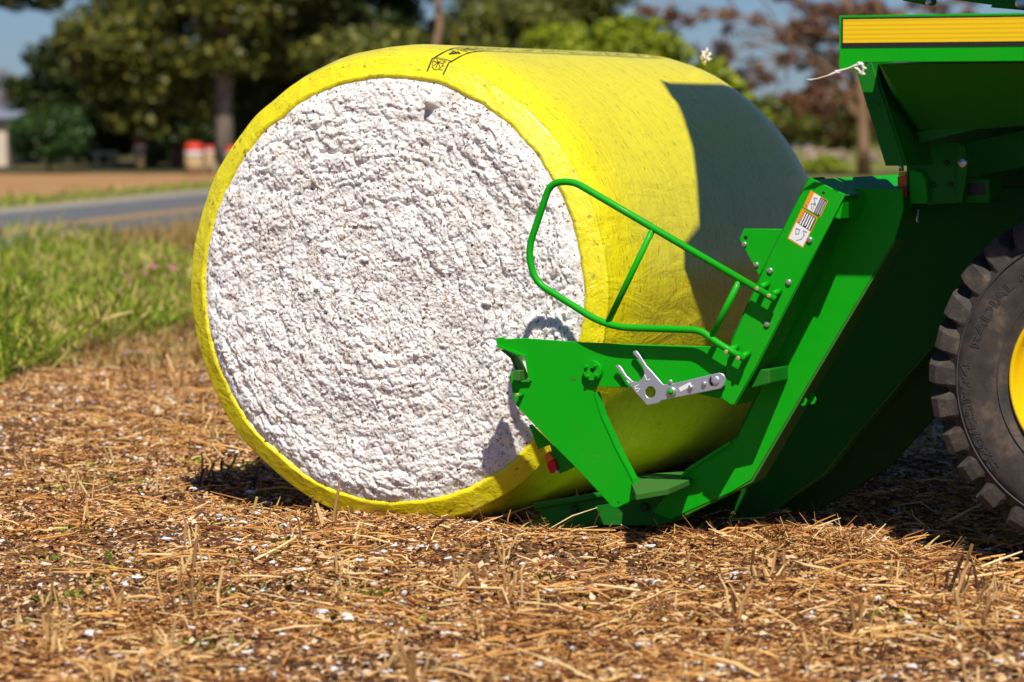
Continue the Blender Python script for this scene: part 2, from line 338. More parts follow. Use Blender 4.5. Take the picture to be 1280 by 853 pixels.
# ------------------------------------------------------------------ SETTING: ground, road, verge, far field
def axis(lo, hi, a, b, st, k=1.35):
    core = list(np.arange(a, b + st / 2, st)); out = []; s = st; v = core[-1]
    while v < hi: s *= k; v += s; out.append(min(v, hi))
    o2 = []; s = st; v = core[0]
    while v > lo: s *= k; v -= s; o2.append(max(v, lo))
    return np.array(o2[::-1] + core + out)
gx, gy = axis(-2500, 2500, -9, 6.2, .055), axis(-2500, 2500, -6, 12, .055)
GX, GY = np.meshgrid(gx, gy, indexing='ij'); GZ = gh(GX, GY)
ny = len(gy); idx = np.arange(GX.size).reshape(GX.shape)
F = np.stack([idx[:-1, :-1], idx[1:, :-1], idx[1:, 1:], idx[:-1, 1:]], -1).reshape(-1, 4)
tag(add_mesh('ground', mesh_np('ground', np.stack([GX, GY, GZ], -1).reshape(-1, 3), F), SOIL, smooth=True, origin=(0, 0, 0)), kind='structure')

rc, rdv = Vector((-6.4, 62.9)), Vector((2.1, 12.0)).normalized(); rn = Vector((rdv.y, -rdv.x))     # in (right, ahead) metres
def rpt(s, off):
    p = rc + rdv * s + rn * off; return view(p.x, p.y)
def strip(name, o0, o1, m, z, s0=-110, s1=900, kind='structure'): return sheet(name, [rpt(s0, o0), rpt(s0, o1), rpt(s1, o1), rpt(s1, o0)], m, z, kind)
strip('far_verge', -8.5, -3.2, VERGE, .012)
strip('cut_field', -300, -6.6, FARF, .016)
strip('near_verge', 3.2, 6.5, VERGE, .012)
strip('meadow', 6.5, 260, VERGE, .010, -8)
strip('road_shoulder', -4.3, 4.3, SHOULDER, .024)
strip('road', -3.45, 3.45, ASPH, .034)
for o0, o1 in ((-.28, -.12), (.12, .28)): strip('road_centre_line', o0, o1, LINEY, .040)
for o0, o1 in ((-3.2, -3.06), (3.06, 3.2)): strip('road_edge_line', o0, o1, LINEW, .040)
sheet('yard', [view(-60, 99), view(-1.5, 99), view(6, 150), view(6, 240), view(-90, 240)], YARD, .022)

# ------------------------------------------------------------------ HARVESTED FIELD LITTER
def visible_xy(n, dmin, dmax, p=0.6, lat=.245):
    u = rng.random(n); q = 2 - p; d = (dmin ** q + u * (dmax ** q - dmin ** q)) ** (1 / q)
    r_ = (rng.random(n) * 2 - 1) * (lat * d + .3)
    return CAM.x + RV.x * r_ + FH.x * d, CAM.y + RV.y * r_ + FH.y * d, d
def keep_off(x, y):                                  # nothing inside the module's contact patch
    return ~((np.abs(x - .05) < .35) & (y > .05) & (y < 3.2))
def straws(n, dmin, dmax, lmin, lmax, wmin, wmax, tilt, lift, p=0.6, spot=None):
    x, y, d = visible_xy(n, dmin, dmax, p)
    if spot: x = spot[0] + (spot[1] - spot[0]) * rng.random(n); y = spot[2] + spot[3] * rng.normal(0, 1, n) + .04 * np.sin(x * 5)
    k = keep_off(x, y); x, y = x[k], y[k]; n = len(x)
    cl = fbm(x * 1.7 + 31, y * 1.7 + 7, 21, 3); k = rng.random(n) < 1.0 if spot else rng.random(n) < np.clip((cl - .33) * 5.0, .16, 1); x, y = x[k], y[k]; n = len(x)
    az = rng.normal(0, 1.0, n) + rng.choice([0, math.pi], n); L = lmin + (lmax - lmin) * rng.random(n) ** 2.2; w = wmin + (wmax - wmin) * rng.random(n) ** 2
    t = np.abs(rng.normal(0, tilt, n)); dx, dy, dz = np.cos(az) * np.cos(t), np.sin(az) * np.cos(t), np.sin(t)
    c = np.stack([x, y, gh(x, y) + lift * rng.random(n) ** 2 + w * .4], 1)
    D = np.stack([dx, dy, dz], 1); S = np.stack([-np.sin(az), np.cos(az), 0 * az], 1); U_ = np.cross(D, S)
    bend = rng.normal(0, .10, n)[:, None] * L[:, None]; sag = rng.normal(0, .04, n)[:, None] * L[:, None]
    P0 = c; P1 = c + D * L[:, None] * .5 + S * bend + U_ * np.abs(sag); P2 = c + D * L[:, None] * 1.0
    V = []
    for P_, ws in ((P0, 1), (P1, .95), (P2, .6)):
        ww = (w * ws)[:, None]; V += [P_ + S * ww * .5 - U_ * ww * .3, P_ - S * ww * .5 - U_ * ww * .3, P_ + U_ * ww * .55]
    V = np.stack(V, 1).reshape(-1, 3); b = (np.arange(n) * 9)[:, None]
    f = np.array([[0, 1, 4, 3], [1, 2, 5, 4], [2, 0, 3, 5], [3, 4, 7, 6], [4, 5, 8, 7], [5, 3, 6, 8]])
    return V, (b[:, :, None] + f[None]).reshape(-1, 4)
def cat_meshes(lst):
    V, F, o = [], [], 0
    for v, f in lst: V.append(v); F.append(f + o); o += len(v)
    return np.concatenate(V), np.concatenate(F)
V, F = cat_meshes([straws(198000, 9.6, 27, .02, .15, .003, .010, .20, .04), straws(22500, 9.6, 27, .08, .30, .004, .011, .14, .06), straws(2600, 9, 10, .03, .18, .003, .008, .26, .04, spot=(.3, 1.9, -.34, .09)), straws(520, 9, 10, .05, .22, .003, .009, .38, .06, spot=(.55, 1.75, -.19, .04)), straws(500, 9, 10, .03, .16, .003, .008, .24, .03, spot=(-.7, .4, -.10, .05)), straws(1500, 9, 10, .04, .2, .003, .009, .3, .06, spot=(1.9, 2.9, -.36, .14)), straws(3400, 9.6, 24, .12, .40, .007, .015, .16, .06)])
tag(add_mesh('straw_litter', mesh_np('straw_litter', V, F), STRAW, origin=(0, 0, 0)), 'tan and brown cotton stalk litter spread over the harvested field', 'litter', kind='stuff')
# boll husks: small bent shards
n = 145000; x, y, d = visible_xy(n, 9.6, 27, .6); k = keep_off(x, y); x, y = x[k], y[k]; n = len(x)
s = .005 + .017 * rng.random(n) ** 1.9; a = rng.random(n) * 6.28; tl = rng.normal(0, .5, n)
ux = np.stack([np.cos(a) * np.cos(tl), np.sin(a) * np.cos(tl), np.sin(tl)], 1); vx = np.stack([-np.sin(a), np.cos(a), 0 * a], 1); wx = np.cross(ux, vx)
c = np.stack([x, y, gh(x, y) + .008 + .04 * rng.random(n)], 1); S_ = s[:, None]; e = (.5 + .6 * rng.random(n))[:, None]
V = np.stack([c - ux * S_ * 1.2, c - vx * S_ * e, c + vx * S_ * e, c + ux * S_ * 1.1, c + wx * S_ * .45], 1).reshape(-1, 3)
b = (np.arange(n) * 5)[:, None, None]; F = (b + np.array([[0, 1, 4], [1, 3, 4], [3, 2, 4], [2, 0, 4]])[None]).reshape(-1, 3)
tag(add_mesh('boll_husk_litter', mesh_np('boll_husk_litter', V, F), FLAKE, origin=(0, 0, 0)), 'broken boll husks scattered among the straw on the field', 'litter', kind='stuff')
# lint tufts
bm = bmesh.new(); bmesh.ops.create_icosphere(bm, subdivisions=2, radius=1); bm.verts.ensure_lookup_table()
IV = np.array([v.co[:] for v in bm.verts]); IF = np.array([[v.index for v in f.verts] for f in bm.faces]); bm.free()
n = 20000; x, y, d = visible_xy(n, 9.6, 28, .5); k = keep_off(x, y) & (rng.random(n) < np.clip((fbm(x * .9, y * .9, 44, 2) - .25) * 2.6, .15, 1)); x, y = x[k], y[k]; n = len(x)
s = .0025 + .013 * rng.random(n) ** 3.2; sh = 0.3 + rng.random((n, 1, 3)) * np.array([1.9, 1.9, .5]); ph = rng.random((n, 1, 3)) * 20
q = IV[None] * sh; q = q * (1 + .35 * np.sin(q * 3.1 + ph).sum(2, keepdims=True) / 1.5 + rng.normal(0, .32, (n, len(IV), 1))) * s[:, None, None]
q = q + np.stack([x, y, gh(x, y) + .022 + .02 * rng.random(n) + s * .3], 1)[:, None, :]
F = (np.arange(n)[:, None, None] * len(IV) + IF[None]).reshape(-1, 3)
tag(add_mesh('cotton_lint_litter', mesh_np('cotton_lint_litter', q.reshape(-1, 3), F), LINT, smooth=True, origin=(0, 0, 0)), 'loose white cotton lint scattered over the brown field', 'lint', kind='stuff')

# standing stubs, in planted rows along the machine's travel
def stub_mesh(seed, hmin, hmax, nst, spread):
    rs = random.Random(seed); bm = bmesh.new()
    for k in range(nst):
        p = Vector((rs.gauss(0, spread), rs.gauss(0, spread), -.03)); h = rs.uniform(hmin, hmax); l = Vector((rs.gauss(0, .22), rs.gauss(0, .22), 1)).normalized()
        r0 = rs.uniform(.004, .009); pts = [Vector((0, 0, -.09)), p, p + l * h * .5 + Vector((rs.gauss(0, .006), rs.gauss(0, .006), 0)), p + l * h + Vector((rs.gauss(0, .012), rs.gauss(0, .012), 0))]
        tube_bm(bm, pts, [r0 * 1.2, r0 * 1.15, r0, r0 * .85], 6)
        if rs.random() < .45:
            q = pts[2]; tube_bm(bm, [q, q + Vector((rs.gauss(0, .05), rs.gauss(0, .05), rs.uniform(.02, .09)))], [r0 * .6, r0 * .35], 5)
        if rs.random() < .5:                                        # split, frayed top
            q = pts[3]; tube_bm(bm, [q, q + l * .03 + Vector((rs.gauss(0, .015), rs.gauss(0, .015), .01))], [r0 * .7, .0015], 4)
    return bm_mesh('stub', bm)
variants = []
for k in range(14):
    me = stub_mesh(100 + k, .09, .21, random.Random(k).choice([3, 3, 4, 5, 6]), .04); me.materials.append(STUB); variants.append(me)
cnt = 0
for row in range(-12, 26):
    yr = -4.9 + row * .96 * .5
    X = -9.0
    while X < 5.0:
        X += random.uniform(.16, .8)
        if random.random() < .22: continue
        px, py = X, yr + random.gauss(0, .05)
        v = Vector((px - CAM.x, py - CAM.y, 0)); dd, rr_ = v.dot(FH), v.dot(RV)
        if dd < 10.4 or dd > 24 or abs(rr_) > .172 * dd or row % 2 and random.random() < .5: continue
        if abs(px) < 1.35 and -.15 < py < 3.4: continue
        if px > .5 and -.75 < py < 4: continue
        if cnt >= 280: break
        o = bpy.data.objects.new('stalk_stub', variants[random.randrange(14)]); col.objects.link(o)
        o.location = (px, py, float(gh(px, py))); o.rotation_euler.z = random.uniform(0, 6.28); sc_ = random.uniform(.75, 1.2); o.scale = (sc_, sc_, sc_ * random.uniform(.8, 1.15))
        tag(o, 'short tan cut cotton stalk stub standing among the straw litter', 'stalk stub', 'cut cotton stalk stubs left standing in rows'); cnt += 1
def special_stub(px, py, seed, hmin, hmax, nst, spread, m, label):
    g = on_ground(px, py); me = stub_mesh(seed, hmin, hmax, nst, spread); me.materials.append(m)
    o = bpy.data.objects.new('stalk_stub', me); col.objects.link(o); o.location = (g.x, g.y, float(gh(g.x, g.y)))
    tag(o, label, 'stalk stub', 'cut cotton stalk stubs left standing in rows')
special_stub(1198, 745, 5, .16, .28, 7, .045, STUB_DK, 'tallest dark forked stalk stub standing below the rear tyre')
special_stub(1008, 655, 8, .12, .20, 4, .03, STUB_DK, 'dark stalk stub standing on top of the straw heap under the lift frame')
special_stub(966, 728, 9, .12, .19, 4, .035, STUB, 'tan stalk stub in the sunlit litter below the straw heap')
special_stub(655, 760, 12, .12, .20, 6, .05, STUB, 'pale cluster of stalk stubs in the litter below the cradle plate')
special_stub(285, 612, 14, .12, .20, 5, .09, STUB_DK, 'dark stalk stubs standing in the shadow left of the bale')
special_stub(365, 655, 15, .10, .16, 2, .02, STUB, 'thin stalk stub just in front of the lower left bale rim')
special_stub(60, 805, 16, .12, .20, 5, .06, STUB, 'bent tan stalk stubs at the lower left of the picture')

# small green sprouts (countless specks)
n = 1900; cx_, cy_, _ = visible_xy(170, 11.5, 25, .0); ci = rng.integers(0, 170, n * 6)
far_ = rng.random(n * 6) < .5
gx_ = cx_[ci] + rng.normal(0, .09, n * 6); gy_ = cy_[ci] + rng.normal(0, .09, n * 6)
left = ((gx_ - CAM.x) * RV.x + (gy_ - CAM.y) * RV.y) < -.02 * 15
ok = left | (rng.random(n * 6) < .25); gx_, gy_ = gx_[ok], gy_[ok]
def leaf_quads(P, N_dir, L, W):
    """bent leaf per point: 2 quads -> V, F ; N_dir = growth direction"""
    n = len(P); a = rng.random(n) * 6.283; S = np.stack([np.cos(a), np.sin(a), rng.normal(0, .3, n)], 1); S -= N_dir * (S * N_dir).sum(1, keepdims=True); S /= np.linalg.norm(S, axis=1, keepdims=True) + 1e-9
    B = np.cross(N_dir, S); L = L[:, None]; W = W[:, None]
    M = P + N_dir * L * .5 + B * L * .08; T = P + N_dir * L + B * L * .25
    V = np.stack([P - S * W * .25, P + S * W * .25, M + S * W * .5, M - S * W * .5, T + S * W * .08, T - S * W * .08], 1).reshape(-1, 3)
    b = (np.arange(n) * 6)[:, None, None]; return V, (b + np.array([[0, 1, 2, 3], [3, 2, 4, 5]])[None]).reshape(-1, 4)
n = len(gx_); D = np.stack([rng.normal(0, .7, n), rng.normal(0, .7, n), .4 + .6 * rng.random(n)], 1); D /= np.linalg.norm(D, axis=1, keepdims=True)
V, F = leaf_quads(np.stack([gx_, gy_, gh(gx_, gy_)], 1), D, .02 + .035 * rng.random(n), .012 + .015 * rng.random(n))
tag(add_mesh('green_sprouts', mesh_np('green_sprouts', V, F), WEED, origin=(0, 0, 0)), 'small green weed sprouts between the straw on the field', 'weeds', kind='stuff')

# ------------------------------------------------------------------ TALL WEEDS ON THE LEFT, DRY GRASS BEHIND
def weed_field(n, test, hf, wf, m, name, label, cat, up=.35, per=1, dr=(21, 52), rr_=(-.25, .03), lower=0.0, lmax=9.0):
    d = dr[0] + (dr[1] - dr[0]) * rng.random(n) ** 1.15; r_ = (rr_[0] + (rr_[1] - rr_[0]) * rng.random(n)) * d
    k = test(r_, d); r_, d = r_[k], d[k]; n = len(d)
    x = CAM.x + RV.x * r_ + FH.x * d; y = CAM.y + RV.y * r_ + FH.y * d
    h = hf(r_, d, x, y); z0 = h * lower * rng.random(n)
    D = np.stack([rng.normal(0, up, n), rng.normal(0, up, n), np.ones(n) * (.35 + .65 * rng.random(n))], 1); D /= np.linalg.norm(D, axis=1, keepdims=True)
    V, F = leaf_quads(np.stack([x, y, z0], 1), D, np.minimum(np.maximum(h - z0 * .6, .06), lmax * (.6 + .8 * rng.random(n))) * (.5 + .5 * rng.random(n)), wf(n))
    return tag(add_mesh(name, mesh_np(name, V, F), m, origin=(0, 0, 0)), label, cat, kind='stuff')
def edge(r_): return 22.6 + (r_ / .165 / 23 + 1) * 5.5       # near border of the weeds, in metres ahead
def patch(x, y, s): return fbm(x * .45, y * .45, s, 3)
def weedtest(r_, d):
    x = CAM.x + RV.x * r_ + FH.x * d; y = CAM.y + RV.y * r_ + FH.y * d
    e_ = (r_ / d + .167) / .06                        # 0 at the left edge of the picture, 1 at the module
    roadd = (Vector((0, 0)), ); near = (r_ - rc.x) * rn.x + (d - rc.y) * rn.y
    return (d > 22.5 + 5.5 * np.clip(e_, 0, 2) + 2 * (patch(x, y, 3) - .5)) & (near > 4.6) & (d < 45 - 9 * np.clip(e_, 0, 1.6) + 6 * (patch(x, y, 6) - .5))
def weedh(r_, d, x, y):
    e_ = np.clip((r_ / d + .167) / .06, 0, 1.6); return (.56 - .18 * e_) * (.45 + 1.0 * patch(x, y, 12)) * np.clip((d - 21.5) / 4, .35, 1)
weed_field(150000, weedtest, weedh, lambda n: .008 + .024 * rng.random(n) ** 2, WEED, 'tall_weeds', 'tall bright green weeds along the field edge left of the bale', 'weeds', .6, lower=.9, lmax=.26)
def drytest(r_, d):
    near = (r_ - rc.x) * rn.x + (d - rc.y) * rn.y; return (near > 4.0) & (d > 24)
weed_field(54000, drytest, lambda r_, d, x, y: (.24 + .50 * patch(x, y, 31)) * np.clip((d - 22) / 16, .25, 1.12), lambda n: .012 + .02 * rng.random(n), DRYG, 'dry_grass', 'dry tan grass between the weeds and the road', 'grass', .35, dr=(23, 66), rr_=(-.25, .06))
weed_field(9000, lambda r_, d: weedtest(r_, d) & (r_ / d > -.128) & (r_ / d < -.108) & (d > 29) & (d < 33), lambda r_, d, x, y: .45 + .1 * rng.random(len(d)), lambda n: .03 + .02 * rng.random(n), PINK, 'pink_blooms', 'hazy pink blooms among the green weeds', 'flowers', .8, lower=1.0, lmax=.07)
# far verge growth
def vergetest(r_, d):
    o = (r_ - rc.x) * rn.x + (d - rc.y) * rn.y; return (o < -4.4) & (o > -6.9)
weed_field(20000, vergetest, lambda r_, d, x, y: .12 + .75 * np.clip(patch(x, y, 51) - .42, 0, 1), lambda n: .02 + .04 * rng.random(n), WEED, 'verge_weeds', 'low green and brown weeds on the far side of the road', 'weeds', .4, dr=(52, 125), rr_=(-.25, .02))

# ------------------------------------------------------------------ COTTON MODULE
MOD_L, ZC = 3.15, 1.139
mod = empty('cotton_bale', (0, MOD_L / 2, 0), 'huge round white cotton bale wrapped in yellow film beside the green machine', 'cotton bale')
PROF = [(-.010, 1.030), (-.036, 1.052), (-.043, 1.066), (-.041, 1.071), (-.022, 1.108), (-.003, 1.146), (-.0005, 1.1515), (.002, 1.156), (.006, 1.1590), (.014, 1.1575), (.03, 1.163), (.08, 1.180), (.14, 1.199), (.22, 1.213), (.34, 1.221)]
PROF += [(v, 1.221) for v in np.linspace(.5, MOD_L - .5, 16)] + [(MOD_L - .3, 1.219), (MOD_L - .12, 1.20), (MOD_L - .03, 1.165), (MOD_L, 1.145), (MOD_L + .03, 1.09), (MOD_L + .035, 1.05)]
def prof_r(y):
    return np.interp(y, [p[0] for p in PROF[1:]], [p[1] for p in PROF[1:]])
def wrap_pt(a, y, off=0.0):
    """a = angle from the top towards +X"""
    r_ = prof_r(y) + off
    r_ = r_ + (vnoise(np.asarray(a) * 3.2 + 40, np.asarray(y) * 0 + 3, 5) - .5) * .016 + (vnoise(np.asarray(a) * 9 + 80, np.asarray(y) * 1.2, 6) - .5) * .006
    x, z = r_ * np.sin(a), ZC + r_ * np.cos(a)
    z = np.where(z < .012, .012 + (z - .012) * .12, z)
    return np.stack([x, np.broadcast_to(y, x.shape), z], -1)
NA = 420; ang = np.linspace(0, 2 * math.pi, NA, endpoint=False); ys = np.array([p[0] for p in PROF]); rs_ = np.array([p[1] for p in PROF])
A2, Y2 = np.meshgrid(ang, ys, indexing='ij')
r2 = np.broadcast_to(rs_, A2.shape) + (vnoise(A2 * 3.2 + 40, A2 * 0 + 3, 5) - .5) * .016 + (vnoise(A2 * 9 + 80, Y2 * 1.2, 6) - .5) * .006
seam = np.clip(np.minimum(A2, 2 * math.pi - A2) / .25, 0, 1); r2 = rs_ + (r2 - rs_) * seam
lipw = np.where((Y2 < -.03), (fbm(A2 * 14, Y2 * 0, 8, 4) - .5) * .020, 0); r2 = r2 + lipw * seam
z2 = ZC + r2 * np.cos(A2); z2 = np.where(z2 < .012, .012 + (z2 - .012) * .12, z2)
V = np.stack([r2 * np.sin(A2), Y2, z2], -1).reshape(-1, 3); m_ = len(ys); I = np.arange(NA)[:, None] * m_ + np.arange(m_ - 1)[None]; J = ((np.arange(NA) + 1) % NA)[:, None] * m_ + np.arange(m_ - 1)[None]
F = np.stack([I, I + 1, J + 1, J], -1).reshape(-1, 4)
me = mesh_np('plastic_wrap', V, F); bm = bmesh.new(); bm.from_mesh(me); me = bm_mesh('plastic_wrap', bm)
wrap = add_mesh('plastic_wrap', me, WRAP, mod, True); wrap.modifiers.new('thick', 'SOLIDIFY').thickness = .002; wrap.modifiers['thick'].offset = -1

def worley(rho, phi, a, seed, tang=1.0):
    """nearest-lock distance in rings of cells, real metres scaled by a"""
    best = np.full(rho.shape, 9.0); i0 = np.floor(rho / a)
    for di in (-1, 0, 1):
        i = i0 + di; N = np.maximum(np.round(2 * math.pi * (np.maximum(i, 0) + .5) / tang), 3); k0 = np.floor(phi / (2 * math.pi) * N)
        for dk in (-1, 0, 1):
            k = np.mod(k0 + dk, N); jr = hash2(i, k, seed); ja = hash2(i, k, seed + 5)
            rr2 = (i + .15 + .7 * jr) * a; pp = (k0 + dk + .15 + .7 * ja) / N * 2 * math.pi
            dt = (phi - pp) * rho / a / tang; d_ = np.sqrt(((rho - rr2) / a) ** 2 + dt ** 2); d_ = np.where(i < 0, 9, d_)
            best = np.minimum(best, d_)
    return best
def end_mesh(nr, nphi, y0, sgn, amp):
    rho = np.linspace(.001, 1.060, nr); phi = np.linspace(0, 2 * math.pi, nphi, endpoint=False); RHO, PHI = np.meshgrid(rho, phi, indexing='ij')
    X0, Z0 = RHO * np.sin(PHI), RHO * np.cos(PHI)
    wr = RHO + (fbm(X0 * 14 + 50, Z0 * 14 + 50, 1, 3) - .5) * .07; wp = PHI + (fbm(X0 * 13 + 90, Z0 * 13, 2, 3) - .5) * .08 / np.maximum(RHO, .12) + RHO * .35
    wr = np.abs(wr); wp = np.mod(wp, 2 * math.pi)
    st = 1.6
    h1 = 1 - worley(wr, wp, .050, 11, st) ** 2; h2 = 1 - worley(wr, wp, .026, 23, 1.5) ** 2; h3 = fbm(X0 * 90 + 9, Z0 * 90 + 3, 4, 3)
    big = fbm(X0 * 5 + 20, Z0 * 5 + 8, 7, 3); ringw = .5 + .5 * np.sin(RHO * 2 * math.pi / .115 + 3 * big)
    disp = (.026 * np.clip(h1, -.4, 1) + .011 * np.clip(h2, -.5, 1)) * (.45 + 1.1 * fbm(X0 * 3 + 5, Z0 * 3 + 71, 15, 2)) * (.55 + .5 * RHO) + .011 * (h3 - .5) + .026 * (big - .5) + .004 * ringw
    tuft = np.exp(-(((X0 - .255) / .022) ** 2 + ((Z0 - .935) / .03) ** 2)); disp = disp + .07 * tuft
    disp = disp * amp * np.clip((1.080 - RHO) / .10, .2, 1)
    Yv = y0 + sgn * (.040 * (1 - (RHO / 1.07) ** 2) + disp)
    Zf = np.where(ZC + Z0 < .02, .02 + (ZC + Z0 - .02) * .12, ZC + Z0)
    V = np.stack([X0, Yv, Zf], -1).reshape(-1, 3); I = np.arange(nr - 1)[:, None] * nphi + np.arange(nphi)[None]; J = np.arange(nr - 1)[:, None] * nphi + (np.arange(nphi)[None] + 1) % nphi
    return V, np.stack([I, J, J + nphi, I + nphi], -1).reshape(-1, 4)
EM = end_mesh(330, 1500, -.020, -1, 1.0)[0]
V, F = cat_meshes([end_mesh(330, 1500, -.020, -1, 1.0), end_mesh(60, 240, MOD_L + .01, 1, 1.0)])
me = mesh_np('cotton_face', V, F); bm = bmesh.new(); bm.from_mesh(me); bmesh.ops.remove_doubles(bm, verts=[v for v in bm.verts if math.hypot(v.co.x, v.co.z - ZC) < .004], dist=.01)
add_mesh('cotton_core', bm_mesh('cotton_core', bm), COTTON, mod, True)

# leaf and stem trash stuck in the cotton, loose tufts standing off it
TRASH = island_mat('leaf_trash', [(0.0, (0.05, 0.03, 0.02)), (0.5, (0.16, 0.09, 0.045)), (0.85, (0.36, 0.19, 0.07)), (1.0, (0.50, 0.30, 0.12))], 0.8)
n = 4200; P = EM[rng.integers(0, len(EM), n * 3)]; rho_ = np.hypot(P[:, 0], P[:, 2] - ZC); P = P[rng.random(n * 3) < rho_ / 1.0][:n]; n = len(P)
a = rng.random(n) * 6.283; T_ = np.stack([np.cos(a), rng.normal(0, .35, n), np.sin(a)], 1); B_ = np.stack([-np.sin(a), rng.normal(0, .35, n), np.cos(a)], 1)
L = (.0025 + .008 * rng.random(n) ** 3)[:, None]; W_ = L * (.25 + .5 * rng.random(n))[:, None]; P = P + np.array([0, -.002, 0])
V2 = np.stack([P - T_ * L, P + B_ * W_, P + T_ * L, P - B_ * W_], 1).reshape(-1, 3)
tag(add_mesh('leaf_trash', mesh_np('leaf_trash', V2, np.arange(n * 4).reshape(-1, 4)), TRASH, mod), kind='stuff')
n = 160; P = EM[rng.integers(0, len(EM), n * 3)]; rho_ = np.hypot(P[:, 0], P[:, 2] - ZC); P = P[(rho_ > .15) & (rho_ < 1.03)][:n]; n = len(P)
s = .005 + .010 * rng.random(n) ** 2; q = IV[None] * (0.5 + rng.random((n, 1, 3)) * np.array([1.1, .5, .8])); q = q * (1 + .4 * np.sin(q * 2.7 + rng.random((n, 1, 3)) * 20).sum(2, keepdims=True) / 1.5 + rng.normal(0, .16, (n, len(IV), 1))) * s[:, None, None]
q = q + (P + np.array([0, -.004, 0]))[:, None, :]
tag(add_mesh('loose_tufts', mesh_np('loose_tufts', q.reshape(-1, 3), (np.arange(n)[:, None, None] * len(IV) + IF[None]).reshape(-1, 3)), COTTON, mod, True), kind='stuff')

# stamped band running along the film
def surf_strip(bm, pts, w, off=.0015):
    """ribbon of ink on the film through (angle, y) points"""
    P = [Vector(wrap_pt(np.array(a), np.array(y), off + .001).tolist()) for a, y in pts]; L_, R_ = [], []
    for i, p in enumerate(P):
        t = (P[min(i + 1, len(P) - 1)] - P[max(i - 1, 0)]).normalized(); nrm = Vector((math.sin(pts[i][0]), -.35 if pts[i][1] < .08 else 0, math.cos(pts[i][0]))).normalized(); s_ = t.cross(nrm).normalized() * w / 2
        L_.append(bm.verts.new(p + s_ + nrm * .0015)); R_.append(bm.verts.new(p - s_ + nrm * .0015))
    for i in range(len(P) - 1): bm.faces.new((L_[i], L_[i + 1], R_[i + 1], R_[i]))
A0, A1 = .195, .275
bm = bmesh.new(); yl = [-.03, -.015, -.004, .004, .02, .05, .1] + list(np.linspace(.2, 2.9, 28))
for a in (A0, A1): surf_strip(bm, [(a, y) for y in yl if y < (2.9 if a == A0 else 2.8)], .008)
surf_strip(bm, [(a, .03) for a in np.linspace(A0, A1, 6)], .006)
rs = random.Random(3); y = .10
while y < 2.75:                                      # worn, unreadable print
    for k in range(rs.choice([1, 2, 2, 3])):
        a = rs.uniform(A0 + .012, A1 - .035); b_ = a + rs.uniform(.015, .035); surf_strip(bm, [(a, y), (b_, y + rs.uniform(-.03, .05))], rs.uniform(.006, .011))
    if rs.random() < .6: surf_strip(bm, [(a, y), (a, y + rs.uniform(.03, .07))], .007)
    y += rs.uniform(.03, .075)
# round emblem with spokes on the chamfer, small marks beside it
ac, yc, er = A0 + .034, -.004, .030
circ = [(ac + er / 1.15 * math.cos(t), yc + er * .62 * math.sin(t)) for t in np.linspace(0, 2 * math.pi, 17)]; surf_strip(bm, circ, .004)
for t in np.linspace(0, math.pi, 4, endpoint=False):
    surf_strip(bm, [(ac + er / 1.3 * math.cos(t) * k_, yc + er * .5 * math.sin(t) * k_) for k_ in (-1, 0, 1)], .004)
for k in range(4): surf_strip(bm, [(A1 - .028 + .004 * (k % 2), -.02 + k * .010), (A1 - .012, -.019 + k * .010)], .004)
add_mesh('stamped_label', bm_mesh('stamped_label', bm), INK, wrap)

# ------------------------------------------------------------------ COTTON HARVESTER (one machine, many parts)
har = empty('cotton_harvester', tuple(at(1378, 463, -.2).xy) + (0,), 'green cotton harvester with yellow striped panel and lift frame holding the bale', 'harvester')
YP = -.42                                              # plane of the near arm plate
# near arm plate with its notch and leg
arm_px = [(619.5, 423), (629.5, 421.5), (631, 424), (656, 423), (725, 428), (800, 431), (913, 434), (926, 440), (916, 500), (900, 499), (870, 492), (840, 485.5), (746, 484), (741, 489), (745, 496), (751, 520), (770, 562), (789, 596), (795.5, 618), (794, 624), (771, 635.5), (765, 634), (725, 590.6), (687, 552), (657, 520), (645, 507), (640.5, 494), (638.7, 477.5), (638, 465.5), (642, 464.5), (643.5, 475.5), (661, 475.4), (655.8, 444.5), (621.5, 431.5)]
arm = plate('arm_plate', arm_px, YP, .014, GREEN, har, bevel=.003)
# folded inner edges of the arm plate: notch lip, leg flange
def fold(name, px, Y0, Y1, th, m, parent):
    a = [at(x, y, Y0) for x, y in px]; bm = bmesh.new()
    for (p, q) in zip(a, a[1:]):
        t = (q - p).normalized(); nrm = Vector((-t.z, 0, t.x)) * th / 2
        A_ = [p + nrm, q + nrm, q - nrm, p - nrm]; vs = [bm.verts.new(v) for v in A_]; ws = [bm.verts.new((v.x, Y1, v.z)) for v in A_]
        bm.faces.new(vs); bm.faces.new(ws[::-1])
        for i in range(4): bm.faces.new((vs[i], vs[(i + 1) % 4], ws[(i + 1) % 4], ws[i]))
    return add_mesh(name, bm_mesh(name, bm), m, parent)
fold('notch_lip', [(620, 432.5), (656.5, 445.8), (662, 476.5), (643, 477)], YP - .02, YP + .07, .008, GREEN, arm)
fold('leg_flange', [(743, 491), (752, 520), (771, 562), (791, 600), (796, 617)], YP - .004, YP + .05, .008, GREEN, arm)
0 and fold('arm_flange', [(626, 421.8), (656, 421.5), (725, 426.5), (912, 432)], YP + .002, YP + .11, .007, GREEN, arm)
fold('notch_brace', [(628, 437), (640, 447), (651, 475)], YP + .05, YP + .13, .016, GREEN_DK, arm)
box('notch_block', at(641.5, 476, -.46), Vector((at(650, 464, -.46).x, -.40, at(650, 464, -.46).z)), RUSTY, arm, .003)
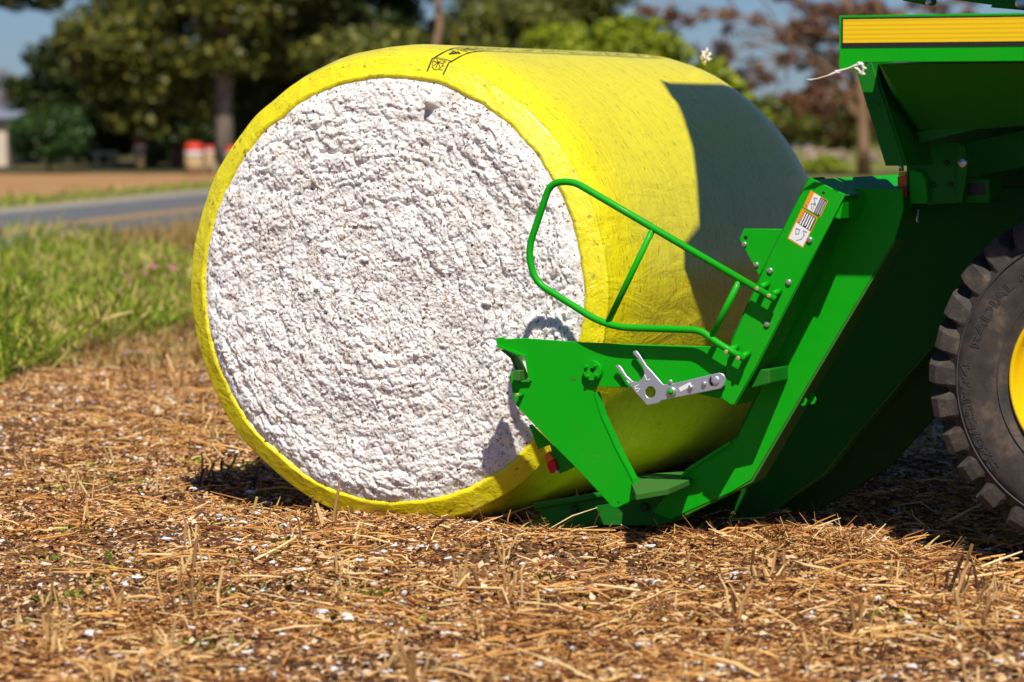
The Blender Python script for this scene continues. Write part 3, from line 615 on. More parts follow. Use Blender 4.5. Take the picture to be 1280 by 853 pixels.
# round hub flange with a square hole and four bolts
p = at(743, 463, YP)
def ring_plate(name, c, ro, ri, Y, t, m, parent, sq=True):
    outer = [(c.x + ro * math.cos(a), c.z + ro * math.sin(a)) for a in np.linspace(0, 6.2832, 24, endpoint=False)]
    inner = [(c.x + ri * math.cos(a), c.z + ri * math.sin(a)) for a in (np.linspace(0, 6.2832, 4, endpoint=False) + .5 if sq else np.linspace(0, 6.2832, 18, endpoint=False))]
    return add_mesh(name, curve_plate(name, [outer, inner], Y, t, .002), m, parent)
hub = ring_plate('pivot_flange', p, .047, .014, YP - .030, .030, GREEN, arm)
for a in (.9, 2.5, 4.05, 5.6): disc_y('bolt', Vector((p.x + .032 * math.cos(a), YP - .030, p.z + .032 * math.sin(a))), .008, .012, GREEN, hub, 6, .1)
add_mesh('dark_bore', curve_plate('dark_bore', [[(p.x + .018 * math.cos(a), p.z + .018 * math.sin(a)) for a in np.linspace(0, 6.28, 12, endpoint=False)]], YP - .004, .004, 0), BLACKP, hub)
q = at(653, 494, YP); tube('pin', [q, q + Vector((-.004, -.05, .004))], .010, GREEN, arm); disc_y('pin_tip', q + Vector((-.004, -.05, .004)), .009, .004, COPPER, arm)
for x, y in ((789.5, 617), (773, 628)): disc_y('bolt_hole', at(x, y, YP), .005, .001, BLACKP, arm, 8)
add_mesh('scuff', curve_plate('scuff', [[(at(x, y, YP).x, at(x, y, YP).z) for x, y in ((712, 474.2), (720, 474), (720, 475.3), (712, 475.2))]], YP - .0012, .001, 0), mat('scraped_steel', (.10, .05, .03), .7), arm)

# zinc latch lever
lev_px = [(768.8, 457.6), (772, 456.3), (775.4, 458), (783, 470), (790.8, 477), (797, 478), (802, 474), (805, 468), (804.5, 460), (799, 451), (791, 442), (791.3, 439.2), (795.5, 438.6), (799, 443), (808.5, 458), (811.5, 461), (817, 467), (828.6, 480.7), (836, 481), (899, 466), (904, 468), (907, 472.8), (906, 480.7), (900.7, 486), (834, 499.5), (827, 501), (822.4, 504.5), (808.4, 507), (802, 499), (795, 492), (781, 473)]
lev = plate('latch_lever', lev_px, YP - .036, .012, STEEL, har, holes=[ring_px(812.8, 490.6, 7.2, 20)], bevel=.003)
tag(lev, 'forked zinc plated latch lever')
def lev_bolt(x, y, r, m=BOLT, t=.012): return disc_y('bolt', at(x, y, YP - .037), r, t, m, lev)
lev_bolt(839.5, 490, .023, BOLT, .010); lev_bolt(839.5, 489.5, .013, GREEN, .022); lev_bolt(863.5, 484.5, .012); lev_bolt(880.5, 480, .011); lev_bolt(894.5, 475.8, .020, STEEL, .006); disc_y('bolt', at(838.5, 477.5, YP - .03), .012, .012, BOLT, lev)
def mini_plate(name, px, Y, m, parent, t=.0012): return plate(name, px, Y, t, m, parent, bevel=0)
mini_plate('sticker', [(848, 485), (862.5, 477.8), (865, 482.5), (850.5, 490)], YP - .0376, WHITE, lev)
# stamped letters on the fork
def strokes(name, segs, Y, w, m, parent):
    bm = bmesh.new()
    for (x0, y0), (x1, y1) in segs:
        a, b_ = at(x0, y0, Y), at(x1, y1, Y); t = (b_ - a).normalized(); s_ = Vector((-t.z, 0, t.x)) * w / 2; e_ = t * w / 2
        vs = [bm.verts.new(v) for v in (a - e_ + s_, b_ + e_ + s_, b_ + e_ - s_, a - e_ - s_)]; bm.faces.new(vs)
    bmesh.ops.recalc_face_normals(bm, faces=bm.faces); me = bm_mesh(name, bm); o = add_mesh(name, me, m, parent); o.modifiers.new('t', 'SOLIDIFY').thickness = .0008; return o
strokes('stamped_marks', [((806, 469), (809, 476)), ((809, 476), (812.5, 474)), ((793.5, 483.5), (798, 481.5)), ((793.5, 483.5), (794.5, 486.5)), ((794.5, 486.5), (798.5, 485)), ((798.5, 485), (799.5, 488)), ((799.5, 488), (796, 489.5)), ((787, 479), (784, 476))], YP - .0372, .004, WHITE, lev)
tube('lever_pin', [at(894.5, 475.8, YP - .03), at(894.5, 475.8, YP + .01)], .030, BLACKP, lev)

# sloping upright channel
ch_px = [(1012.5, 222), (1055.5, 243.5), (992, 366), (946, 456), (918, 506), (914, 506.5), (901, 497.5), (905, 484), (911, 436), (960, 325), (979, 287)]
ch = plate('lift_channel', ch_px, YP - .012, .012, GREEN, har, bevel=.003)
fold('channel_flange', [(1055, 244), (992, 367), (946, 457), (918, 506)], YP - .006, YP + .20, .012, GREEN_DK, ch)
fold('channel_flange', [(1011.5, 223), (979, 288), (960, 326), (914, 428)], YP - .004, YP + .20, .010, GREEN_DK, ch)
for x, y in ((1012.5, 300), (963, 338.5), (986, 353), (959, 405.5)): bolt_px(x, y, YP - .012, .0135, ch)
disc_y('bolt_hole', at(1029.5, 241, YP - .012), .007, .001, BLACKP, ch, 8)
# cross rods holding the rail brackets
gus = plate('gusset_plate', [(930, 286), (978.5, 286.5), (972, 302), (949, 346), (941, 331), (927.5, 305.5), (924, 298.5)], YP + .035, .012, GREEN, har, bevel=.003)
tag(gus, 'small green gusset plate behind the upright')
disc_y('bolt_hole', at(932.3, 297, YP + .035), .010, .001, BLACKP, gus, 10); bolt_px(931, 305.5, YP + .035, .012, gus); bolt_px(945.8, 331.2, YP + .035, .012, gus)

# safety labels on the channel
def lab(cx, cy, ux, uy, vx, vy):                    # local label frame in traced px
    return lambda a, b: (cx + ux * a + vx * b, cy + uy * a + vy * b)
Lc = YP - .0125
T = lab(1013.4, 238.2, 21.5, 13.2, -9.6, 20.5)       # a across (0..1), b down (0..1)
def quad(f, a0, a1, b0, b1): return [f(a0, b0), f(a1, b0), f(a1, b1), f(a0, b1)]
wl = mini_plate('warning_label', quad(T, 0, 1, 0, 1), Lc - .0005, ORANGE, ch)
mini_plate('picture_panel', quad(T, .22, .60, .03, .97), Lc - .0015, WHITE, wl); mini_plate('text_panel', quad(T, .60, .96, .03, .97), Lc - .0015, BLACK, wl)
segs = []
for k in range(3): segs.append((T(.68 + .11 * k, .10 + .02 * k), T(.68 + .11 * k, .90 if k < 2 else .86)))
strokes('text_lines', segs, Lc - .0024, .0075, GREYPR, wl)
strokes('pictogram', [(T(.30, .25), T(.45, .2)), (T(.35, .3), T(.52, .55)), (T(.3, .6), T(.42, .85)), (T(.45, .55), T(.50, .85)), (T(.3, .6), T(.5, .5)), (T(.06, .75), T(.16, .85))], Lc - .0024, .004, GREYPR, wl)
B = lab(1002.6, 260.4, 19.5, 12.0, -18.5, 38.0)
wl2 = mini_plate('warning_label', quad(B, 0, 1, 0, 1), Lc - .0005, ORANGE, ch)
mini_plate('text_panel', quad(B, .20, .95, .03, .45), Lc - .0015, BLACK, wl2); mini_plate('picture_panel', quad(B, .06, .95, .46, .965), Lc - .0015, WHITE, wl2)
strokes('text_lines', [(B(.28 + .14 * k, .07), B(.28 + .14 * k, .42 - .04 * (k == 2))) for k in range(5)], Lc - .0024, .0065, WHITE, wl2)
strokes('pictogram', [(B(.2, .6), B(.3, .75)), (B(.3, .75), B(.45, .7)), (B(.45, .7), B(.4, .58)), (B(.2, .6), B(.4, .58)), (B(.6, .55), B(.75, .65)), (B(.75, .65), B(.7, .8)), (B(.7, .8), B(.5, .9)), (B(.6, .55), B(.8, .53)), (B(.08, .32), B(.15, .4))], Lc - .0024, .004, GREYPR, wl2)

# hand rail
YR = -.492; RR = .0165
def P3(x, y): return at(x, y, YR)
rail_loop = fillet([P3(969, 374.5), P3(716, 226.5), P3(688, 229), P3(660, 312), P3(668, 352), P3(759, 409), P3(876, 413), P3(895, 428), P3(931, 449)], [0, .14, .14, .12, .14, .12, .12, .12, 0], seg=8)
rail = tube('hand_rail', rail_loop, RR, GREEN, har, 14)
tube('rail_strut', [P3(816, 287), P3(759.5, 404)], RR * .88, GREEN, rail)
tube('rail_strut', [P3(924, 352), P3(889.5, 421)], RR * .88, GREEN, rail)
for (xs, ys_) in (((946, 361), (961, 370)), ((907.5, 440), (922.5, 448))):
    for (x, y) in (xs, ys_):
        e0 = at(x, y, YR); tube('rail_bracket', [e0 + Vector((.02, .005, .010)), Vector((e0.x + .03, YP - .012, e0.z + .02))], .014, GREEN, rail, 10)
        disc_y('weld_spot', at(x, y, YR - RR * .9), .010, .003, COPPER, rail, 10)

# main lift arm (second plate) with dirty lower edge
main_px = [(1128, 236), (1129, 262), (1118, 300), (1067, 384), (1010, 480), (939, 600), (915, 615), (856, 641), (838, 650), (815, 640), (838, 612), (860, 587), (912.5, 553), (918, 548), (948, 488), (975, 430), (1040, 300), (1060, 236)]
main = plate('lift_arm', main_px, -.13, .018, GREEN, har, bevel=.003)
fold('arm_edge', [(1119, 300), (1010.5, 481), (940, 601), (856, 643)], -.126, .03, .014, RUSTY, main)
fold('cradle_edge', [(1000, 374), (975, 430), (949, 488), (919, 549)], -.13, .09, .012, GREEN_DK, main)
fold('cradle_edge', [(913, 553), (860, 587), (838, 612)], -.15, .09, .014, GREEN, main)
for x, y in ((1003, 500), (1014.5, 498)):
    lug = plate('eye_lug', [(x - 6, y + 6), (x - 1, y - 7.5), (x + 2, y - 7), (x + 5.5, y + 1), (x + 4, y + 7), (x, y + 8)], -.10 if x < 1010 else -.03, .012, GREEN, main, holes=[ring_px(x, y + 2, 1.9, 10)], bevel=.002)
# tubes tying the plates together
a = at(955, 462, -.40); extrude_px('tie_tube', [(944, 462), (962, 462), (962, 480), (938, 486)], -.38, -.132, GREEN_DK, har, .006)
# added cradle floor pan that bounces green light onto the module's flank
cf = [(.72, .018), (1.05, .05), (1.35, .105), (1.62, .18)]
prism('cradle_bounce_floor', [(x, -.095, z) for x, z in cf] + [(x, -.095, z - .02) for x, z in cf[::-1]], [(x, 3.0, z) for x, z in cf] + [(x, 3.0, z - .02) for x, z in cf[::-1]], BOUNCE_FLOOR, har)
# top cross beam
b0 = [at(1014, 221.5, YP), at(1056, 243, YP), at(1049, 275, YP), at(1000, 250, YP)]
b0 = [Vector((at(1013, 222.5, YP).x, YP + .003, at(1013, 224, YP).z)), Vector((at(1055, 243.5, YP).x, YP + .003, at(1055, 245, YP).z)), Vector((at(1055, 243.5, YP).x - .02, YP + .003, at(1055, 275, YP).z)), Vector((at(1013, 222.5, YP).x - .05, YP + .003, at(1013, 262, YP).z))]
prism('top_cross_beam', b0, [Vector((p.x, 3.1, p.z)) for p in b0], GREEN, har, .006)
# cradle beam at the foot of the leg, floor rail below the bale
a0 = [at(778, 597, YP + .02), at(812, 591, YP + .02), at(834, 611, YP + .02), at(795, 622, YP + .02)]
cq = [on_ground(x, y, .30) for x, y in ((786, 597), (815, 592), (862, 589), (864, 599), (836, 611), (795, 618))]
cb = prism('cradle_beam', cq, [p - UPV * .028 for p in cq], RUSTY, har, .003)
plate('floor_rail', [(668, 633.5), (755, 619), (850, 603), (900, 592), (905, 610), (858, 648), (820, 658), (690, 657)], -.098, .03, GREEN_DK, har, bevel=.006)
tube('floor_rail_pipe', [at(668, 633, -.11), at(755, 618.5, -.11), at(858, 601, -.11)], .017, GREEN_DK, har)
for x, y in ((719, 637), (806, 634)): disc_y('floor_bolt', at(x, y, -.1), .022, .02, UNDER, har)
# lamp and its bracket below the arm plate
br = plate('lamp_bracket', [(661, 531.6), (664.5, 530.5), (690, 556), (718, 584), (699.5, 592.6), (687, 556.5), (672.5, 561.8)], -.30, .010, GREEN, har, bevel=.002)
def lamp(name, amber, red, Y, parent, d=.05):
    o = extrude_px(name, amber, Y, Y + d, AMBER, parent, .004); tag(o, 'red and amber tail lamp'); extrude_px('red_lens', red, Y, Y + d, REDL, o, .004); return o
lamp('tail_lamp', [(679.5, 570), (685.5, 564.3), (692.2, 574), (682.5, 580)], [(682.7, 580.5), (692.4, 574.5), (696.5, 588), (693, 591.5), (687, 592.3)], -.325, har)
disc_y('bolt', at(696.5, 590, -.33), .009, .006, BOLT, br)

# body side plates further in
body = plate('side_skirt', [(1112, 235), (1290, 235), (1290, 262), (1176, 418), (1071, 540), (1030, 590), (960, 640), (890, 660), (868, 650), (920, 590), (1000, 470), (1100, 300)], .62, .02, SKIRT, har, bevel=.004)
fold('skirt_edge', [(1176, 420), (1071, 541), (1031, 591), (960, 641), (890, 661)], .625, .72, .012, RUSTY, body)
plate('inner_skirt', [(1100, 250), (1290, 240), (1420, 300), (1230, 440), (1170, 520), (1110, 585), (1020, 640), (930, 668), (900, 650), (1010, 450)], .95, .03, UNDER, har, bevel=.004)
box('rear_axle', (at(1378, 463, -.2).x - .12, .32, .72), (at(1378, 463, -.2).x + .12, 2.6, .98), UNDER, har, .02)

# rear fascia with its yellow stripe
YF = -.72
fx = at(1049, 19, YF).x; ftop = at(1049, 19.5, YF).z; fbot = at(1200, 77.5, YF).z; ftab = at(1049, 88, YF).z
def lerp_plate(name, pts, Y, t, m, parent, bevel=.003): return add_mesh(name, curve_plate(name, [pts], Y, t, bevel), m, parent)
XE = 7.0
fas = lerp_plate('rear_fascia', [(fx, ftop), (XE, ftop), (XE, fbot), (at(1081, 77, YF).x, fbot), (at(1070, 87.5, YF).x, ftab), (fx, ftab)], YF, .02, GREEN, har, .004)
box('fascia_top', (fx, YF + .021, ftop - .03), (XE, YF + .16, ftop), GREEN, har, .004)
box('shade_deck', (2.765, -.52, ftop - .037), (2.915, 3.0, ftop - .012), GREEN_DK, har, .004)  # added strip out of view, blocks sun from the side skirt
box('shade_deck', (2.92, YF + .17, ftop - .04), (XE, 3.0, ftop - .01), GREEN_DK, har, .004)  # added cover out of view, keeps sun off the plates below
box('fascia_end', (fx, YF + .021, ftab + .02), (fx + .012, YF + .16, ftop - .031), GREEN_DK, har, .002)
x0 = at(1052, 30, YF).x; zt, zb = at(1052, 22.2, YF).z, at(1150, 58.8, YF).z
lerp_plate('black_stripe', [(x0, zt), (XE - .05, zt), (XE - .05, zb), (x0, zb)], YF - .003, .0025, BLACKP, fas, 0)
x1 = at(1054.3, 30, YF).x; zt, zb = at(1054, 24.6, YF).z, at(1150, 53, YF).z
lerp_plate('yellow_stripe', [(x1, zt), (XE - .06, zt), (XE - .06, zb), (x1, zb)], YF - .0055, .002, STRIPE, fas, 0)
box('main_body', (2.52, .64, 1.05), (7.2, 2.9, ftop - .05), UNDER, har, .03)
# hopper leg, sloped hopper floor and lip
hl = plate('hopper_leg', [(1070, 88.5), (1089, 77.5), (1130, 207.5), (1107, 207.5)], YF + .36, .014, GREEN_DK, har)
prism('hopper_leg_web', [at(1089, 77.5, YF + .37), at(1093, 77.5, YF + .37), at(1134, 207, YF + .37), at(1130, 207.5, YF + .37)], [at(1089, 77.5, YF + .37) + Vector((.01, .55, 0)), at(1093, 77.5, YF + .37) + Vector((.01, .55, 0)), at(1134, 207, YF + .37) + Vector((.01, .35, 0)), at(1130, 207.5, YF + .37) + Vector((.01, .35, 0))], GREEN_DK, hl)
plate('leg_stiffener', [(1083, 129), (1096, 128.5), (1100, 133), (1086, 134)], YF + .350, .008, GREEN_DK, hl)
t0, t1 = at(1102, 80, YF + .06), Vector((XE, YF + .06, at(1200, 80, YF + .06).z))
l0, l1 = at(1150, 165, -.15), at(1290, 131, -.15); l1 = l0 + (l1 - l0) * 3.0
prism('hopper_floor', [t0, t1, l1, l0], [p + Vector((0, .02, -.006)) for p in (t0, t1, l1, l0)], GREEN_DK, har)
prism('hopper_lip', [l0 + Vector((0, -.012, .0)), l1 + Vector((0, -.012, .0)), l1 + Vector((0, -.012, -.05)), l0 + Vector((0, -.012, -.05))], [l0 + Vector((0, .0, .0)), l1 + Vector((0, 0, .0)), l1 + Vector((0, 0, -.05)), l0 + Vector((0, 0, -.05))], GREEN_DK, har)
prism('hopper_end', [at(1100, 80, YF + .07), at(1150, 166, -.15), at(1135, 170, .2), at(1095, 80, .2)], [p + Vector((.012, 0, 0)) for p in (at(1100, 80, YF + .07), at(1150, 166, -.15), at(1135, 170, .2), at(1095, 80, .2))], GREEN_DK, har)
for x, y in ((1148, 166), (1219, 148)): disc_y('bolt', at(x, y + 1, -.165), .012, .008, UNDER, har)
# gearbox area under the hopper
gb = plate('bearing_plate', [(1132, 178), (1205, 178), (1213, 200), (1204, 254), (1160, 256), (1134, 240)], .05, .03, GREEN_DK, har, bevel=.004)
for x, y in ((1204, 204),): disc_y('bolt', at(x, y, .02), .022, .02, STEEL, gb)
for x, y in ((1167, 231), (1188, 231), (1184, 204)): disc_y('bolt', at(x, y, .05), .013, .012, UNDER, gb)
extrude_px('bearing_rib', [(1196, 178), (1206, 184), (1209, 210), (1203, 252), (1196, 254)], .02, .05, GREEN_DK, har, .004)
pts = [at(1136 + 22 * math.sin(a) * .95, 210 + 30 - 30 * math.cos(a), .0) for a in np.linspace(.1, 1.45, 8)]
prism('curved_guard', [at(1136, 212, .0), at(1150, 214, .0), at(1157, 226, .0), at(1159, 255, .0), at(1137, 255, .0)], [at(1136, 212, .0) + Vector((0, .05, 0)), at(1150, 214, .0) + Vector((0, .05, 0)), at(1157, 226, .0) + Vector((0, .05, 0)), at(1159, 255, .0) + Vector((0, .05, 0)), at(1137, 255, .0) + Vector((0, .05, 0))], GREEN, har, .01)
extrude_px('hydraulic_box', [(1206, 224), (1237, 224), (1237, 254), (1206, 254)], .10, .30, GREEN_DK, har, .01)
plate('sight_window', [(1209, 230), (1230, 228), (1232, 243), (1210, 245)], .096, .004, BLACKP, har)
extrude_px('cross_tube', [(1205, 180), (1300, 158), (1300, 205), (1222, 222), (1206, 222)], .32, .9, GREEN_DK, har, .01)
lo = extrude_px('beacon_lamp', [(1121.5, 220.5), (1134, 219), (1134, 233), (1121.5, 233)], .04, .12, AMBER, har, .006); tag(lo, 'amber and red lamp with yellow cap at the end of the cross beam')
extrude_px('red_lens', [(1121, 233.5), (1134, 233.5), (1133.5, 246.5), (1120.5, 246.5)], .04, .12, REDL, lo, .006); extrude_px('lamp_cap', [(1121.5, 220), (1124, 215), (1133, 214.5), (1134, 218.5)], .035, .13, LAMPCAP, lo, .004)
tube('lamp_stem', [at(1127, 214, .08), at(1126, 206, .08)], .012, STEEL, lo)
tube('cotter_pin', [at(1148.5, 262, .2), at(1146.5, 277, .2), at(1148.5, 277.5, .2)], .006, STEEL, har, 6)

# raised rear gate above the frame (throws the shade on the film)
gs = [(2.217, 3.56), (2.226, 3.745), (2.276, 3.911), (2.385, 4.263), (2.448, 5.158), (2.49, 5.548), (2.518, 5.934), (2.43, 6.05), (2.42, 6.42), (4.7, 6.35), (5.0, 5.0), (4.3, 4.3), (2.65, 4.05), (2.462, 3.824), (2.308, 3.62)]
gate = empty('raised_gate', (3.2, .4, 4.8), parent=har)
add_mesh('gate_side', curve_plate('gate_side', [gs], -.60, .04, .004), GREEN, gate)
add_mesh('gate_side', curve_plate('gate_side', [gs], 3.0, .04, .004), GREEN, gate)
box('gate_panel', (2.425, -.555, 4.15), (2.465, 2.995, 6.38), GREEN, gate, .004)
box('gate_roof', (2.47, -.555, 6.31), (4.6, 2.995, 6.345), GREEN, gate, .004)
for y_ in (-.15, 2.7): box('gate_arm', (4.0, y_, ftop - .02), (4.2, y_ + .12, 4.6), GREEN_DK, har, .01)
plate('gate_hook', [(1126, -30), (1166, -30), (1168, 4), (1164, 7.5), (1156, 6.5), (1128, 1)], .9, .04, GREEN_DK, har)
plate('gate_strut', [(1178, -2), (1240, 6.5), (1238, 9.5), (1290, 14), (1420, 24), (1420, -20), (1178, -12)], .9, .05, GREEN_DK, har)
disc_y('bolt', at(1161, 3, .9), .016, .01, BOLT, har); disc_y('bolt', at(1277, 4, .9), .03, .02, STEEL, har)

# ---- rear wheel
wc = at(1378, 463, -.2); WR = .83; wc = Vector((wc.x, -.2, WR + .005))
wheel = empty('rear_wheel', wc, parent=har)
def lathe(name, prof, m, parent, n=120, smooth=True):
    V = []; 
    for a in np.linspace(0, 2 * math.pi, n, endpoint=False):
        for r_, y_ in prof: V.append((wc.x + r_ * math.cos(a), wc.y + y_, wc.z + r_ * math.sin(a)))
    k = len(prof); F = [(i * k + j, i * k + j + 1, ((i + 1) % n) * k + j + 1, ((i + 1) % n) * k + j) for i in range(n) for j in range(k - 1)]
    me = mesh_np(name, V, F); bm = bmesh.new(); bm.from_mesh(me); return add_mesh(name, bm_mesh(name, bm), m, parent, smooth)
TP = [(.405, .06), (.41, .03), (.425, .015), (.45, .012), (.46, .004), (.50, -.002), (.56, -.006), (.62, -.004), (.675, .004), (.675, .009), (.700, .020), (.715, .045), (.725, .08), (.735, .14), (.74, .26), (.735, .38), (.725, .44), (.700, .50), (.675, .511), (.58, .52), (.45, .51), (.405, .46)]
tyre = lathe('tyre', TP, RUB, wheel)
NL = 30
bm = bmesh.new()
for side in (0, 1):
    for k in range(NL):
        a0 = 2 * math.pi * (k + .5 * side) / NL
        def tp(r_, a, y_):
            y_ = y_ if side == 0 else .52 - y_; return Vector((wc.x + r_ * math.cos(a), wc.y + y_, wc.z + r_ * math.sin(a)))
        # sections along the lug from sidewall to tread centre: (y, top r, base r, centre angle, half width top, half width base)
        secs = [(.003, .670, .660, .0, .050, .092), (.005, .712, .672, .004, .056, .098), (.014, .766, .692, .010, .058, .098), (.036, .800, .705, .018, .056, .092), (.070, .808, .715, .036, .046, .072), (.16, .810, .72, .105, .036, .052), (.285, .810, .725, .21, .034, .046)]
        jr_, ja_ = random.uniform(-.014, .004), random.uniform(-.010, .010); a0 += ja_
        rings = []
        for y_, rt, rb, da, ht, hb in secs:
            rt += jr_ * (rt > .75); ht *= random.uniform(.86, 1.08)
            A_ = a0 - da
            rings.append([bm.verts.new(tp(rb, A_ - hb, y_ + .012)), bm.verts.new(tp(rt, A_ - ht, y_)), bm.verts.new(tp(rt, A_ + ht, y_)), bm.verts.new(tp(rb, A_ + hb, y_ + .012))])
        for p_, q_ in zip(rings, rings[1:]):
            for j in range(3): bm.faces.new((p_[j], p_[j + 1], q_[j + 1], q_[j]))
        bm.faces.new(rings[0]); bm.faces.new(rings[-1])
add_mesh('tread_lugs', bm_mesh('tread_lugs', bm), LUG, tyre)
# sidewall ribs
for r_ in (.662, .474):
    prof = [(r_ - .003, -.004), (r_, -.012), (r_ + .003, -.004)]
    lathe('sidewall_rib', [(a_, b_ + (.005 if r_ > .6 else .006)) for a_, b_ in prof], LETTER, tyre)
def arc_text(txt, rho, adeg0, adeg1, size, name):
    cu = bpy.data.curves.new('txt', 'FONT'); cu.body = txt; cu.size = 1.0; cu.extrude = .0
    ob = bpy.data.objects.new('txt', cu); col.objects.link(ob); dg = bpy.context.evaluated_depsgraph_get()
    me = bpy.data.meshes.new_from_object(ob.evaluated_get(dg)); bpy.data.objects.remove(ob); bpy.data.curves.remove(cu); me.materials.clear()
    co = np.array([v.co[:] for v in me.vertices]); w = co[:, 0].max(); a = np.radians(adeg0) + (np.radians(adeg1) - np.radians(adeg0)) * co[:, 0] / w; r_ = rho + co[:, 1] * size
    yv = np.interp(r_, [p_[0] for p_ in TP[:11]], [p_[1] for p_ in TP[:11]]) - .004
    V = np.stack([wc.x + r_ * np.cos(a), wc.y + yv, wc.z + r_ * np.sin(a)], 1); me.vertices.foreach_set('co', V.astype(np.float32).ravel()); me.update()
    # outline lettering: keep only the rim of each glyph
    bm = bmesh.new(); bm.from_mesh(me); bpy.data.meshes.remove(me); bmesh.ops.remove_doubles(bm, verts=bm.verts, dist=1e-5)
    edges = [(e.verts[0].co.copy(), e.verts[1].co.copy()) for e in bm.edges if len(e.link_faces) == 1]; bm.free(); bm = bmesh.new()
    for p_, q_ in edges:
        t = (q_ - p_).normalized(); s_ = Vector((-t.z, 0, t.x)) * .0022
        vs = [bm.verts.new(v) for v in (p_ + s_, q_ + s_, q_ - s_, p_ - s_)]; bm.faces.new(vs)
    return add_mesh(name, bm_mesh(name, bm), LETTER, tyre)
arc_text('520/85R24', .600, 221, 174, .066, 'raised_lettering')
arc_text('RADIAL ALL TRACTION', .575, 167, 62, .062, 'raised_lettering')
lathe('rim', [(.33, .14), (.36, .10), (.385, .07), (.400, .045), (.402, .010), (.415, -.004), (.424, .006), (.428, .03)], YELLOWP, wheel)
lathe('wheel_disc', [(.001, .10), (.09, .10), (.10, .13), (.16, .16), (.26, .20), (.32, .16), (.335, .13)], YELLOWP, wheel, 60)
for k in range(10):
    a = k * math.pi / 5; disc_y('wheel_nut', wc + Vector((.14 * math.cos(a), .148, .14 * math.sin(a))), .014, .02, BOLT, wheel, 6, .1)

# ------------------------------------------------------------------ loose cotton: flying tuft, strand on the fascia
def lump(name, c, s, label, cat):
    bm = bmesh.new(); bmesh.ops.create_icosphere(bm, subdivisions=4, radius=1)
    for v in bm.verts:
        d_ = v.co.normalized(); k_ = 1 + 1.0 * mn.noise(d_ * 1.9 + Vector((3, 1, 7))) + .55 * mn.noise(d_ * 4.3) + .25 * mn.noise(d_ * 10)
        v.co = Vector((d_.x * .95, d_.y * .8, d_.z * 1.15)) * s * max(k_, .2) + c
    return tag(add_mesh(name, bm_mesh(name, bm), LINT, None, True), label, cat)
lump('cotton_tuft', at(882, 71, 3.05), .028, 'small tuft of cotton flying in the air above the yellow bale', 'cotton tuft')
pts = [at(1007, 99, YF - .02), at(1013, 100, YF - .02), at(1022, 98.5, YF - .02), at(1034, 95, YF - .02), at(1047, 90, YF - .02), at(1060, 86, YF - .02), at(1068, 82.5, YF - .02), at(1076, 80, YF - .02), at(1080, 85, YF - .02), at(1078, 92, YF - .02), at(1071, 86, YF - .02), at(1066, 83, YF - .02)]
bm = bmesh.new(); tube_bm(bm, pts, [.001, .004, .0025, .003, .008, .004, .005, .008, .006, .008, .005, .003], 6)
for p_, r_ in ((pts[4], .007), (pts[1], .004), (pts[7], .008), (pts[9], .008), (pts[10], .006), (pts[8], .006)):
    res = bmesh.ops.create_icosphere(bm, subdivisions=2, radius=r_)
    for v in res['verts']: v.co = Vector((v.co.x * 2.0, v.co.y, v.co.z)) * (1 + .9 * mn.noise(v.co * 160)) + p_
tag(add_mesh('cotton_strand', bm_mesh('cotton_strand', bm), LINT, None, True), 'pale wisp of cotton hanging from the corner of the striped fascia', 'cotton strand')

# ------------------------------------------------------------------ TREES AND YARD BEYOND THE ROAD
def crown_mesh(clumps, n, lmin, lmax, seed):
    """leaf-sized faces spread through clump volumes [(centre, (rx,ry,rz))], denser towards each clump's shell"""
    n = int(n * 2.3); lmin *= 1.15; lmax *= 1.25
    clumps = [(c, (a * 1.22, b_ * 1.22, e * 1.22)) for c, (a, b_, e) in clumps]
    g = np.random.default_rng(seed); vol = np.array([c[1][0] * c[1][1] * c[1][2] for c in clumps]) ** .7; ids = g.choice(len(clumps), n, p=vol / vol.sum())
    C_ = np.array([c[0] for c in clumps])[ids]; S_ = np.array([c[1] for c in clumps])[ids]
    D = g.normal(size=(n, 3)); D /= np.linalg.norm(D, axis=1, keepdims=True); rad = g.random(n) ** .45 * (1 + g.normal(0, .10, n))
    P = C_ + D * S_ * rad[:, None]; P = P[P[:, 2] > .05]; n = len(P)
    N = g.normal(size=(n, 3)); N /= np.linalg.norm(N, axis=1, keepdims=True); a = g.normal(size=(n, 3)); T = np.cross(N, a); T /= np.linalg.norm(T, axis=1, keepdims=True); B = np.cross(N, T)
    L = (lmin + (lmax - lmin) * g.random(n) ** 1.5)[:, None] * .5; W = L * (.45 + .3 * g.random(n))[:, None]
    V = np.stack([P - T * L, P + B * W - N * L * .2, P + T * L, P - B * W - N * L * .2], 1).reshape(-1, 3)
    return mesh_np('crown', V, np.arange(n * 4).reshape(-1, 4))
def tree(px, d, label, cat, clumps, n, leaf, lm, trunk=None, bark=BARK, name='tree', group=None, seed=1, ll=(.14, .34)):
    """clumps in (right, ahead, up) metres relative to the foot"""
    r0 = (px - 640) / FPX * d; foot = view(r0, d); o = empty(name, foot, label, cat, group)
    def W(v): return foot + RV * v[0] + FH * v[1] + UPV * v[2]
    if trunk:
        bm = bmesh.new()
        for pts_, rad_ in trunk: tube_bm(bm, [W(p) for p in pts_], rad_, 9)
        add_mesh('trunk', bm_mesh('trunk', bm), bark, o, True)
    if clumps:
        add_mesh('crown', crown_mesh([(W(c)[:], s) for c, s in clumps], n, ll[0], ll[1], seed), lm, o)
    return o
